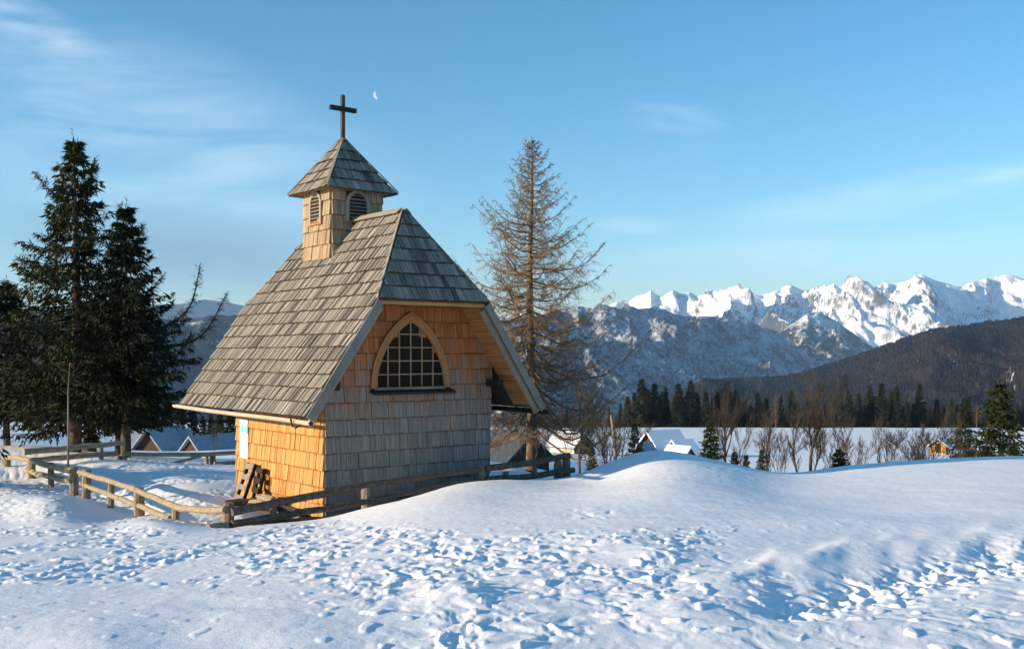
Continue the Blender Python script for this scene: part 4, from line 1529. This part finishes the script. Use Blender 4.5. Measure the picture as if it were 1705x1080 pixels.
def make_larch(H, R, nb, sec, ter, seed, trunk_r=0.017, base=0.12, twig_w=0.011, shape=0.75, shoots=True, tmat=None, bmat=None, up=0.35, bw=1.0):
    """leafless larch"""
    r_ = np.random.default_rng(seed)
    tr = MB()
    zz = np.linspace(-0.3, H, 18)
    wob = 0.004 * H
    tp = np.stack([wob * np.sin(zz * 1.1), wob * np.cos(zz * 0.8), zz], 1)
    tr.tube(tp, trunk_r * H * np.clip(1 - zz / H, 0.015, 1) ** 0.85 + 0.004, 10, jit=0.07)
    br = MB()
    P, Q, Wd = [], [], []
    for i in range(nb):
        f = (i + r_.uniform(0, 1)) / nb
        h = H * (base + (0.985 - base) * f ** 0.88)
        rel = 1 - (h / H - base) / (1 - base)
        az_ = i * 2.39996 + r_.uniform(-.5, .5)
        L = R * (max(0.02, rel) ** shape) * r_.uniform(0.50, 1.18) * (0.75 + 0.25 * min(1, (1 - rel) * 5))
        d = np.array([math.cos(az_), math.sin(az_), 0])
        s = np.linspace(0, 1, 8)
        droop = -0.25 * rel + 0.42 * (1 - rel) + r_.uniform(-.18, .12)
        crook = r_.normal(0, 0.035 * L, (8, 3))
        crook[0] = 0
        path = d[None] * (L * s)[:, None] + np.cumsum(crook, 0) * 0.5
        path[:, 2] += h + L * (droop * s - 0.22 * np.sin(s * math.pi) * rel + up * s ** 2.6)
        bx = np.interp(h, zz, tp[:, 0])
        by = np.interp(h, zz, tp[:, 1])
        path[:, 0] += bx
        path[:, 1] += by
        br.tube(path, (np.linspace(0.007 + 0.013 * L, 0.004, 8)) * bw, 5, cap=False)
        ns = max(4, int(sec * (0.3 + 0.7 * L / R)))
        ts = 0.10 + 0.90 * (np.arange(ns) + r_.uniform(0, 1, ns)) / ns
        bp = np.stack([np.interp(ts, s, path[:, c]) for c in range(3)], 1)
        side = np.array([-d[1], d[0], 0])[None] * r_.choice([-1, 1], (ns, 1))
        dr = unit(d[None] * 0.55 + side * r_.uniform(0.2, 1.0, (ns, 1)) + np.array([[0, 0, 1]]) * r_.uniform(-0.8, 0.65, (ns, 1)))
        ln = (0.30 * L * (1.1 - ts) + 0.03 + 0.09 * min(1, rel * 2.5)) * r_.uniform(0.5, 1.3, ns)
        tip = bp + dr * ln[:, None]
        P.append(bp)
        Q.append(tip)
        Wd.append(np.full(ns, twig_w * 1.6))
        for c in range(ter):
            g_ = r_.uniform(0.1, 1, ns)
            p = bp + (tip - bp) * g_[:, None]
            dd = unit(dr * 0.6 + r_.normal(0, 0.75, (ns, 3)) + np.array([0, 0, -0.12]))
            P.append(p)
            Q.append(p + dd * (np.clip(0.5 * ln, 0.04, 0.35) * r_.uniform(0.5, 1.2, ns))[:, None])
            Wd.append(np.full(ns, twig_w))
    br.spikes(np.concatenate(P), np.concatenate(Q), np.concatenate(Wd), 0.8)
    tm, bm = tr.mesh('trunk', tmat or M['larch_bark'], True), br.mesh('branches', bmat or M['larch_twig'])
    return tm, bm


def make_bare(H, R, seed, stems=1, depth=4, twig_w=0.02, tmat=None, bmat=None, trunk_r=0.018, spread=0.5):
    """leafless broad tree or bush, branching again and again"""
    r_ = np.random.default_rng(seed)
    tr, br = MB(), MB()
    P, Q, Wd = [], [], []

    def grow(p, d, L, r, lev, mb_):
        n = 5
        pts = [p]
        dd = d
        for _ in range(n - 1):
            dd = unit(dd + r_.normal(0, 0.10, 3) + np.array([0, 0, 0.04]))
            pts.append(pts[-1] + dd * L / (n - 1))
        pts = np.array(pts)
        if lev >= depth:
            P.append(pts[0])
            Q.append(pts[-1])
            Wd.append(twig_w)
            return
        mb_.tube(pts, np.linspace(r, r * 0.6, n), 6 if lev == 0 else 4, cap=False)
        kids = 3 if lev == 0 else (4 if lev < depth - 1 else 6)
        for k in range(kids + int(r_.integers(0, 2))):
            t = r_.uniform(0.35 if lev == 0 else 0.2, 1.0)
            q = np.array([np.interp(t, np.linspace(0, 1, n), pts[:, c]) for c in range(3)])
            az_ = r_.uniform(0, 6.283)
            o = np.array([math.cos(az_), math.sin(az_), 0.15])
            nd = unit(dd + o * spread * r_.uniform(0.6, 1.5))
            grow(q, nd, L * r_.uniform(0.5, 0.75), r * 0.5, lev + 1, br)

    for s_ in range(stems):
        a = r_.uniform(0, 6.283)
        off = np.array([math.cos(a), math.sin(a), 0]) * (0.0 if stems == 1 else R * 0.10)
        lean = unit(np.array([math.cos(a), math.sin(a), 0]) * (0.05 if stems == 1 else 0.35) + np.array([0, 0, 1.0]))
        grow(off + np.array([0, 0, -0.2]), lean, H * r_.uniform(0.42, 0.52), trunk_r * H / (1 if stems == 1 else 1.7), 0, tr)
    if P:
        br.spikes(np.array(P), np.array(Q), np.array(Wd), 0.8)
    return tr.mesh('trunk', tmat or M['trunk_grey'], True), br.mesh('branches', bmat or M['twig_brown'])


def tree(name, label, meshes, names, loc, rz=0.0, sc=1.0, group=None, cat='tree'):
    t = thing(name, label, cat, loc, rz, group)
    t.scale = sc if isinstance(sc, tuple) else (sc, sc, sc)
    for nm, me in zip(names, meshes):
        if me is not None:
            o = link(nm, me, None, t)
            if nm == 'cones':
                o['kind'] = 'stuff'
    return t


def gpos(px, d, sink=0.05):
    x = (px - CX) / F * d
    return (x, d, ground_at(x, d) - sink)


def hgt(px, d, row):
    """height of a tree at column px, distance d whose tip stands at row"""
    return EYE + (HZ - row) / F * d - gpos(px, d)[2]


TCN = ('trunk', 'crown', 'cones')
# the two tall spruces on the left
d1 = 28.0
tree('spruce_tree', 'tallest dark spruce with a pointed top at the left edge', make_spruce(hgt(122, d1, 232), 2.6, 38, 6, 15, 7, 0.17, 0.052, base=0.17, seed=3, cones=110, trunk_r=0.022, shape=0.95, rough=0.5), TCN, gpos(124, d1))
d2 = 27.0
tree('spruce_tree', 'shorter dark spruce between the tallest spruce and the chapel', make_spruce(hgt(209, d2, 345), 1.9, 32, 7, 14, 7, 0.16, 0.052, base=0.20, seed=9, cones=10, trunk_r=0.02, shape=1.0, rough=0.5), TCN, gpos(210, d2))
tree('spruce_tree', 'broad dark spruce standing behind the two left spruces', make_spruce(hgt(152, 29.5, 500), 2.1, 26, 7, 12, 6, 0.18, 0.065, base=0.22, seed=14, trunk_r=0.045), TCN, gpos(149, 29.5))
tree('spruce_tree', 'spruce added to shade the yard, almost wholly cut off by the left border in front of the fence', make_spruce(5.6, 1.5, 26, 7, 11, 6, 0.18, 0.06, base=0.14, seed=16), TCN, gpos(-110, 21.5))  # tree added past the left edge to throw shade on the yard
tree('spruce_tree', 'spruce cut by the left border behind the pole fence', make_spruce(hgt(30, 31, 470), 2.0, 26, 7, 11, 6, 0.18, 0.065, base=0.22, seed=15), TCN, gpos(12, 31))
# leafless larch whose long limbs reach out of the spruces
LB_ = ('trunk', 'branches')
tb = make_larch(hgt(190, 30, 430), 1.6, 34, 14, 5, 23, base=0.25, twig_w=0.012)
lt = tree('larch_tree', 'leafless larch among the left spruces with long upswept limbs', tb, LB_, gpos(196, 30.0))
mb = MB()
r_ = np.random.default_rng(5)
lx, ly, lz = gpos(196, 30.0)
for pts_px, rad in [([(215, 560), (260, 552), (300, 530), (322, 505), (333, 440)], 0.05), ([(215, 590), (270, 577), (320, 572), (350, 545), (378, 487)], 0.05), ([(210, 640), (270, 585), (290, 600), (310, 570), (318, 555)], 0.03),
                    ([(215, 560), (230, 530), (245, 490), (275, 455)], 0.03), ([(180, 520), (186, 470), (192, 400), (200, 340)], 0.03), ([(150, 360), (100, 330), (75, 310), (55, 285)], 0.022),
                    ([(140, 330), (150, 300), (158, 262)], 0.018), ([(205, 650), (260, 615), (300, 600), (330, 603)], 0.03), ([(100, 470), (60, 440), (30, 430)], 0.02), ([(215, 430), (228, 400), (238, 375)], 0.018)]:
    pp = [np.array(ray(a, b, 30.0 + r_.uniform(-.6, .6))) - np.array([lx, ly, lz]) for a, b in pts_px]
    pp = np.array(pp)
    t = np.linspace(0, 1, len(pp))
    tt = np.linspace(0, 1, 14)
    path = np.stack([np.interp(tt, t, pp[:, c]) for c in range(3)], 1)
    for _ in range(2):
        path[1:-1] = (path[:-2] + 2 * path[1:-1] + path[2:]) / 4
    mb.tube(path, np.linspace(rad * 1.25, 0.010, 14), 5, cap=False)
    ns = 110
    g_ = r_.uniform(0.25, 1, ns)
    bp = np.stack([np.interp(g_, tt, path[:, c]) for c in range(3)], 1)
    dr = unit(r_.normal(0, 1, (ns, 3)) + np.array([0.3, 0, -0.35]))
    tip = bp + dr * (r_.uniform(0.15, 0.55, ns) * (1.2 - g_))[:, None]
    mb.spikes(bp, tip, 0.019, 0.8)
    for _ in range(3):
        k = r_.uniform(0.2, 1, ns)
        p = bp + (tip - bp) * k[:, None]
        mb.spikes(p, p + unit(dr + r_.normal(0, .8, (ns, 3))) * r_.uniform(0.06, 0.2, (ns, 1)), 0.011, 0.8)
mb.build('limbs', M['twig_brown'], lt)
# young tree staked in the yard
mb = MB()
dS = 24.4
bx, by, bz = gpos(113, dS)
Hs = hgt(113, dS, 603)
mb.tube([(0, 0, -0.2), (0.01, 0, Hs * 0.4), (0.0, 0.02, Hs * 0.75), (0.05, 0.0, Hs)], [0.028, 0.022, 0.015, 0.006], 6)
st = thing('sapling', 'thin leafless sapling standing before the tallest spruce', 'tree', (bx, by, bz))
mb.build('trunk', M['post'], st)
mb = MB()
for h, dx, dz in [(0.83, 0.42, 0.28), (0.90, -0.30, 0.22), (0.78, -0.25, 0.35), (0.62, 0.38, 0.10), (0.86, 0.30, 0.45), (0.7, -0.3, 0.18), (0.8, 0.36, 0.15)]:
    mb.tube([(0.005, 0.01, h * Hs), (dx * 0.6, 0.1, h * Hs + dz * 0.45), (dx, 0.05, h * Hs + dz)], [0.011, 0.008, 0.003], 4)
mb.build('branches', M['twig_brown'], st)

# the big larch right of the chapel
dL = 24.0
tree('larch_tree', 'tall leafless larch with a sunlit trunk right of the chapel', make_larch(hgt(881, dL, 225), 3.0, 190, 30, 11, 31, trunk_r=0.0175, base=0.14, twig_w=0.0064, shape=0.84, up=0.34, bw=0.85), LB_, gpos(884, dL))

# spruces and bare trees in the dip behind the snow crest
sp_small = make_spruce(3.0, 0.85, 22, 6, 8, 4, 0.15, 0.06, base=0.06, seed=41, trunk_r=0.02)
sp_b = make_spruce(4.0, 0.95, 26, 6, 8, 4, 0.16, 0.06, base=0.06, seed=42, trunk_r=0.018)
sp_c = make_spruce(3.4, 1.25, 20, 7, 9, 4, 0.18, 0.07, base=0.05, seed=43, trunk_r=0.02)


def put_spruce(px, d, row, me, H0, label, wide=1.0, grp=None):
    h = hgt(px, d, row) / H0
    return tree('spruce_tree', label, me, TCN, gpos(px, d), random.uniform(0, 6.28), (h * wide, h * wide, h), grp)


put_spruce(1057, 48, 703, sp_b, 4.0, 'dark spruce just left of the large snow-roofed house', 1.0)
put_spruce(1183, 44, 700, sp_b, 4.0, 'dark spruce right of the small hut behind the snow mound', 1.1)
put_spruce(1242, 40, 757, sp_small, 3.0, 'tiny dark spruce below the bare trees right of the mound', 0.8)
put_spruce(1222, 42, 752, sp_small, 3.0, 'small spruce peeping over the right flank of the snow mound', 0.9)
put_spruce(1397, 40, 748, sp_c, 3.4, 'low bushy spruce at the right foot of the biggest bare tree', 1.1)
put_spruce(1606, 95, 662, sp_b, 4.0, 'slender spruce beyond the little orange cabin', 0.95)
put_spruce(1664, 47, 640, sp_c, 3.4, 'wide snowy spruce at the right border of the picture', 1.0)
put_spruce(986, 44, 742, sp_small, 3.0, 'small dark spruce beside the end of the log fence', 0.9)
put_spruce(1268, 60, 748, sp_small, 3.0, 'little dark spruce between two bare trees right of the mound', 0.8)

bareA = make_bare(7.0, 2, 68, 1, 5, 0.012, spread=0.42, trunk_r=0.021)
bareB = make_bare(6.0, 2, 62, 1, 4, 0.014, spread=0.35, trunk_r=0.013)
bareC = make_bare(5.0, 2, 63, 3, 4, 0.012, spread=0.42, trunk_r=0.012)
bareD = make_bare(3.0, 2, 64, 6, 3, 0.011, spread=0.55, trunk_r=0.012)
BT = [(1352, 62, 640, bareA, 7.0, 'largest bare tree with a thick dark trunk and brown crown', 0.95),
      (1330, 60, 660, bareB, 6.0, 'bare tree leaning against the largest bare tree from its left', 1.0),
      (1378, 66, 690, bareC, 5.0, 'many-stemmed bare bush right of the largest bare tree', 0.9),
      (1283, 58, 675, bareB, 6.0, 'pale double-trunked bare tree between mound and largest bare tree', 0.8),
      (1272, 61, 690, bareB, 6.0, 'slim bare tree touching the pale double-trunked one', 0.7),
      (1210, 52, 668, bareA, 7.0, 'bare tree right beside the dark spruce behind the mound', 0.75),
      (1232, 56, 690, bareB, 6.0, 'thin bare tree above the tiny spruces', 0.8),
      (1308, 70, 700, bareC, 5.0, 'low bare bush in front of the blue shaded meadow', 0.9),
      (1412, 58, 668, bareB, 6.0, 'lone slim bare tree right of the bushy low spruce', 0.75),
      (1436, 75, 712, bareC, 5.0, 'faint bare bush right of the lone slim tree', 0.8),
      (1470, 66, 700, bareB, 6.0, 'left one of two thin bare stems on the open meadow', 0.6),
      (1482, 68, 695, bareB, 6.0, 'right one of two thin bare stems on the open meadow', 0.6),
      (1510, 64, 694, bareC, 5.0, 'spreading bare bush left of the orange cabin', 1.1),
      (1526, 62, 684, bareC, 5.0, 'densest dark bare bush next to the orange cabin', 1.0),
      (1516, 70, 718, bareD, 3.0, 'low bare scrub at the foot of the densest bush', 1.0),
      (1592, 85, 690, bareB, 6.0, 'bare tree just right of the orange cabin', 0.6),
      (1608, 80, 726, bareC, 5.0, 'bare shrub under the slender spruce by the cabin', 0.8),
      (965, 60, 640, bareA, 7.0, 'brown bare tree behind the branches of the big larch', 0.85),
      (1012, 50, 650, bareB, 6.0, 'brown bare tree left of the spruce by the large house', 0.9),
      (1035, 52, 668, bareC, 5.0, 'brown many-stemmed bush left of the spruce by the large house', 1.0),
      (990, 56, 676, bareC, 5.0, 'dense brown bush over the end of the log fence', 1.0),
      (860, 60, 690, bareC, 5.0, 'bare brown bush behind the dark barn', 1.0),
      (905, 62, 700, bareC, 5.0, 'bare bush between larch trunk and pale house', 0.8),
      (1080, 80, 748, bareD, 3.0, 'bare scrub in front of the large snow-roofed house', 1.0),
      (355, 70, 690, bareC, 5.0, 'dark bare bush behind the low hut left of the chapel', 1.0)]
for px, d, row, me, h0, lab, wd in BT:
    h = hgt(px, d, row) / h0
    tree('bare_tree', lab, me, LB_, gpos(px, d), random.uniform(0, 6.28), (h * wd, h * wd, h))

# far edge of the meadow: the forest front, tree by tree
FS = [make_spruce(16.0, 2.7, 22, 6, 6, 3, 0.9, 0.42, base=0.06, seed=70 + i, needles=M['needles_far'], trunk_r=0.012, rough=0.35) for i in range(4)]
FL = [make_larch(15.0, 3.0, 60, 12, 4, 80 + i, trunk_r=0.013, base=0.2, twig_w=0.055, tmat=M['larch_bark'], bmat=M['larch_far']) for i in range(2)]
fr_ = random.Random(21)
tops = [(900, 668), (960, 672), (1010, 668), (1045, 660), (1068, 632), (1090, 640), (1108, 645), (1130, 640), (1150, 634), (1175, 652), (1195, 650), (1210, 636), (1225, 650), (1262, 655), (1300, 660), (1318, 652), (1345, 665), (1395, 665), (1412, 648), (1430, 655), (1448, 642),
        (1468, 638), (1493, 645), (1510, 668), (1531, 640), (1560, 665), (1585, 664), (1612, 660), (1640, 665), (1680, 655), (1720, 655), (1800, 650)]


def forest_tree(px, d, row, larch):
    if larch:
        me, h0, nm, nn_ = FL[fr_.randrange(2)], 15.0, 'larch_tree', LB_
        lab, grp = 'brown leafless larch in the forest edge across the far meadow', 'larches in the far forest edge'
    else:
        me, h0, nm, nn_ = FS[fr_.randrange(4)], 16.0, 'spruce_tree', TCN
        lab, grp = 'dark spruce in the forest edge across the far meadow', 'spruces in the far forest edge'
    h = hgt(px, d, row) / h0
    wd = fr_.uniform(0.95, 1.45)
    tree(nm, lab, me, nn_, gpos(px, d), fr_.uniform(0, 6.28), (h * wd, h * wd, h), grp)


def top_row(px):
    return float(np.interp(px, [t[0] for t in tops], [t[1] for t in tops]))


for px, row in tops:                      # the ones that stand out
    if 1040 < px < 1640:
        forest_tree(px, 402 + fr_.uniform(-4, 4), row, False)
for px, row in [(1228, 640), (1292, 650), (1350, 634), (1188, 662), (1478, 660), (1545, 668), (1626, 668), (985, 668), (1012, 662), (1040, 668), (1380, 668)]:
    forest_tree(px, 400 + fr_.uniform(-4, 4), row, True)
for dd in (404, 412, 420):
    px = 880
    while px < 1790:
        px += fr_.uniform(7.5, 15)
        if dd == 404:
            px += 6
        row = top_row(px) + fr_.uniform(6, 34)
        lar = fr_.random() < (0.65 if px < 1045 else 0.16)
        forest_tree(px, dd + fr_.uniform(-3, 3), min(row, 694), lar)
# dark wood behind the huts on the left
for px, d, row in [(236, 96, 664), (256, 99, 672), (278, 97, 668), (300, 95, 676), (322, 98, 684), (338, 92, 694), (352, 104, 690), (366, 95, 686), (384, 98, 680), (402, 97, 676), (424, 99, 670), (446, 100, 672), (100, 140, 690), (60, 138, 688), (130, 142, 692), (180, 120, 680), (210, 118, 676)]:
    h = hgt(px, d, row) / 16.0
    tree('spruce_tree', 'dark spruce in the small wood behind the left huts', FS[fr_.randrange(4)], TCN, gpos(px, d), fr_.uniform(0, 6.28), (h * 1.5, h * 1.5, h), 'spruces in the small wood behind the left huts')
for px, d, row in [(825, 150, 664), (850, 160, 655), (868, 150, 668), (890, 165, 662), (912, 170, 655), (935, 160, 665), (955, 168, 660)]:
    h = hgt(px, d, row) / 15.0
    tree('larch_tree', 'brown leafless larch in the thicket behind the big larch trunk', FL[fr_.randrange(2)], LB_, gpos(px, d), fr_.uniform(0, 6.28), (h * 1.2, h * 1.2, h), 'larches in the thicket behind the big larch')

# ------------------------------------------------------------------ huts and houses
def hut(label, px, d, width, length, wall_h, roof_h, heading, wall_mat, roof_mat, over=0.25, snow=0.0, sink=0.3, chimney=False, window=None, door=False, front_mat=None, name='hut', cat='hut', roofs=None):
    """gabled hut: local +y is the way the gable in view looks"""
    x, y, z = gpos(px, d, sink)
    root = thing(name, label, cat, (x, y, z), heading)
    hw, hl = width / 2, length / 2
    m2 = MB()
    sec_ = [(-hw, -0.5), (hw, -0.5), (hw, wall_h), (0, wall_h + roof_h), (-hw, wall_h)]
    v = [(a, hl, b) for a, b in sec_] + [(a, -hl, b) for a, b in sec_]
    m2.add(v, [(4, 3, 2, 1, 0), (5, 6, 7, 8, 9)] + [(i, (i + 1) % 5, 5 + (i + 1) % 5, 5 + i) for i in range(5)])
    wl_ = m2.build('wall', wall_mat, root)
    sl_ = math.hypot(hw, roof_h)
    nx, nz = roof_h / sl_, hw / sl_
    for sx in (-1, 1):
        ex, ez = sx * (hw + over * hw / sl_), wall_h - over * roof_h / sl_
        th = 0.10
        rp = MB()
        y0, y1 = -hl - over, hl + over
        top_ = [(0, wall_h + roof_h + 0.02), (ex, ez + 0.02)]
        n_ = np.array([sx * nx, nz])
        q = [np.array(top_[0]), np.array(top_[1]), np.array(top_[1]) + n_ * th, np.array(top_[0]) + np.array([0, th / nz])]
        v = [(a, y0, b) for a, b in q] + [(a, y1, b) for a, b in q]
        rp.add(v, [(0, 1, 2, 3), (7, 6, 5, 4)] + [(i, 4 + i, 4 + (i + 1) % 4, (i + 1) % 4) for i in range(4)])
        rs = rp.build('roof_slope', roof_mat, root)
        if snow:
            sn = MB()
            q2 = [q[3] + np.array([0, 0.004]), q[2] + n_ * 0.004, q[2] + n_ * snow, q[3] + np.array([0, snow / nz])]
            v = [(a, y0 + 0.03, b) for a, b in q2] + [(a, y1 - 0.03, b) for a, b in q2]
            sn.add(v, [(0, 1, 2, 3), (7, 6, 5, 4)] + [(i, 4 + i, 4 + (i + 1) % 4, (i + 1) % 4) for i in range(4)])
            sn.build('snow_cover', M['snow_roof'], rs)
    if front_mat:
        pn = MB()
        f = 0.92
        v = [(-hw * f, hl + 0.03, 0.1), (hw * f, hl + 0.03, 0.1), (hw * f, hl + 0.03, wall_h), (0, hl + 0.03, wall_h + roof_h * f), (-hw * f, hl + 0.03, wall_h), ]
        v += [(a, hl + 0.0, b) for a, _, b in v]
        pn.add(v, [(4, 3, 2, 1, 0), (5, 6, 7, 8, 9)] + [(i, (i + 1) % 5, 5 + (i + 1) % 5, 5 + i) for i in range(5)])
        pn.build('gable_boarding', front_mat, root)
    if door:
        MB().box((-0.35, hl + 0.031, 0.2), (0.35, hl + 0.07, min(1.7, wall_h + 0.4))).build('door', M['dark_wood'], root)
    for wx, wz in (window or []):
        fr2 = MB().box((wx - 0.32, hl + 0.031, wz - 0.34), (wx + 0.32, hl + 0.06, wz + 0.34)).build('window', M['board_pale'], root)
        MB().box((wx - 0.25, hl + 0.061, wz - 0.27), (wx + 0.25, hl + 0.068, wz + 0.27)).build('pane', M['glass'], fr2)
    if chimney:
        MB().box((-0.55, -hl * 0.3 - 0.25, wall_h + roof_h * 0.4), (-0.1, -hl * 0.3 + 0.25, wall_h + roof_h + 0.7)).build('chimney', M['plaster'], root)
    return root


PI = math.pi
# left: a big shingled roof with a cross gable, and a low hut beside it
h1 = hut('hut with large blue snowy roof and dark triangular gable behind the yard fence', 272, 78, 3.0, 3.4, 0.15, 1.75, PI - 0.30, M['hut_wall'], M['slate_snow_shade'], over=0.45, sink=0.2)
iv = Matrix.Rotation(0.30 - PI, 4, 'Z')
for nm, poly in (('main_roof_slope', None),):
    m2 = MB()
    # main roof: ridge runs across the view, its lower edge near the snow
    A0, A1, B0, B1 = V3((-3.4, -0.15, -0.1)), V3((1.7, -0.15, -0.1)), V3((-3.2, 1.5, 1.85)), V3((1.6, 1.5, 1.85))
    C0, C1 = V3((-3.4, 3.2, -0.1)), V3((1.7, 3.2, -0.1))
    pts = [iv @ p for p in (A0, A1, B1, B0, C0, C1)]
    m2.add([tuple(p) for p in pts], [(0, 1, 2, 3), (3, 2, 5, 4), (0, 3, 4), (1, 5, 2), (0, 4, 5, 1)])
    m2.build('main_roof', M['slate_snow_shade'], h1)
hut('low dark hut with a snowy roof left of the notice board', 352, 74, 2.2, 3.4, 0.1, 1.05, PI - 0.6, M['hut_wall'], M['slate_snow_shade'], over=0.3, sink=0.15)
hut('dark barn with shade-toned roof between the chapel corner and the big larch trunk', 848, 50, 2.4, 3.2, 0.55, 1.05, PI + 0.6, M['hut_wall'], M['barn_roof'], over=0.3, snow=0.0, sink=0.2, name='barn', cat='barn')
hut('pale plastered house with a chimney and sunlit roof right of the larch trunk', 950, 132, 3.2, 4.2, 1.25, 1.35, PI + 0.75, M['plaster'], M['hut_wall'], over=0.45, snow=0.14, sink=0.2, chimney=True, front_mat=M['hut_wall'], window=[(0.5, 1.0)], name='house', cat='house')
hut('large house with a broad blue-shaded snow roof behind the mound', 1104, 140, 5.0, 4.4, 0.75, 2.3, -1.08, M['hut_wall'], M['hut_wall'], over=0.6, snow=0.25, sink=0.2, name='house', cat='house')
hut('lower snow-roofed wing joined to the right of the large house', 1136, 139, 3.6, 2.8, 0.5, 1.5, -1.08, M['hut_wall'], M['hut_wall'], over=0.4, snow=0.2, sink=0.2, name='house_wing', cat='house')
hut('grey shed with a steep roof at the left end of the large house', 1075, 137, 2.4, 1.6, 0.5, 1.3, -1.08, M['hut_wall'], M['slate_snow_shade'], over=0.2, snow=0.0, sink=0.2, name='shed', cat='shed')
hut('small hut with one sunlit snowy roof side poking above the mound', 1131, 96, 1.9, 2.4, 0.7, 1.0, PI + 0.7, M['hut_orange'], M['hut_wall'], over=0.25, snow=0.16, sink=-0.7)
hut('tiny orange wooden cabin with a snow roof on the right meadow', 1564, 150, 2.2, 2.2, 1.15, 0.85, PI - 0.55, M['hut_orange'], M['hut_wall'], over=0.3, snow=0.10, sink=-0.1, door=True, name='cabin', cat='cabin')

# leaning brown post by the crest
mb = MB()
mb.tube([(0, 0, -0.3), (-0.05, 0, 0.6), (-0.14, 0, 1.35)], [0.055, 0.05, 0.045], 8, jit=0.05)
pt_ = mb.build('leaning_post', M['post'])
pt_.location = gpos(1026, 30)
pt_.location.z = ray(1026, 768, 30).z
tag(pt_, 'single brown post leaning left behind the snow crest', 'post')

# ------------------------------------------------------------------ the moon: the sunlit sickle of a far ball
mm = bpy.data.materials.new('moonlight')
mm.use_nodes = True
nt = NT(mm.node_tree)
em = nt.n('ShaderNodeEmission')
geo = nt.n('ShaderNodeNewGeometry')
nz = nt.noise(geo.outputs['Position'], 0.02, 3)
nt.link(nt.mix(nz, (.50, .66, .82), (.66, .78, .88)), em.inputs['Color'])
em.inputs['Strength'].default_value = 0.62
nt.link(em.outputs[0], nt.n('ShaderNodeOutputMaterial').inputs['Surface'])
dM = 24000.0
c = ray(628.5, 158.5, dM)
rM = 7.0 / F * dM
mb = MB()
nu, nv = 10, 24
verts, faces = [], []
for i in range(nu + 1):
    # meridian from the limb (facing left) to the terminator
    a = math.radians(90 + 90 - 12) + math.radians(72 + 12) * i / nu
    for j in range(nv + 1):
        b = -math.pi / 2 + math.pi * j / nv
        verts.append((rM * math.cos(b) * math.cos(a), rM * math.cos(b) * math.sin(a), rM * math.sin(b)))
for i in range(nu):
    for j in range(nv):
        q = i * (nv + 1) + j
        faces.append((q, q + nv + 1, q + nv + 2, q + 1))
mb.add(verts, faces)
mo = mb.build('moon', mm)
mo.location = c
mo.rotation_euler = (0, math.radians(-12), 0)
tag(mo, 'pale crescent moon in the blue sky right of the cross', 'moon')

# ------------------------------------------------------------------ haze over the valley
HAZE = 4.6e-5
if HAZE > 0:
    hm = bpy.data.materials.new('mountain_air')
    hm.use_nodes = True
    nt = NT(hm.node_tree)
    pv = nt.n('ShaderNodeVolumePrincipled')
    pv.inputs['Color'].default_value = (0.38, 0.64, 1.0, 1)
    pv.inputs['Density'].default_value = HAZE
    pv.inputs['Anisotropy'].default_value = 0.0
    nt.link(pv.outputs[0], nt.n('ShaderNodeOutputMaterial').inputs['Volume'])
    mb = MB()
    mb.box((-15500, -15000, -640), (15500, 15500, 1150))
    hz = mb.build('haze', hm)
    tag(hz, 'thin blue mountain air over the valley', 'haze', kind='stuff')
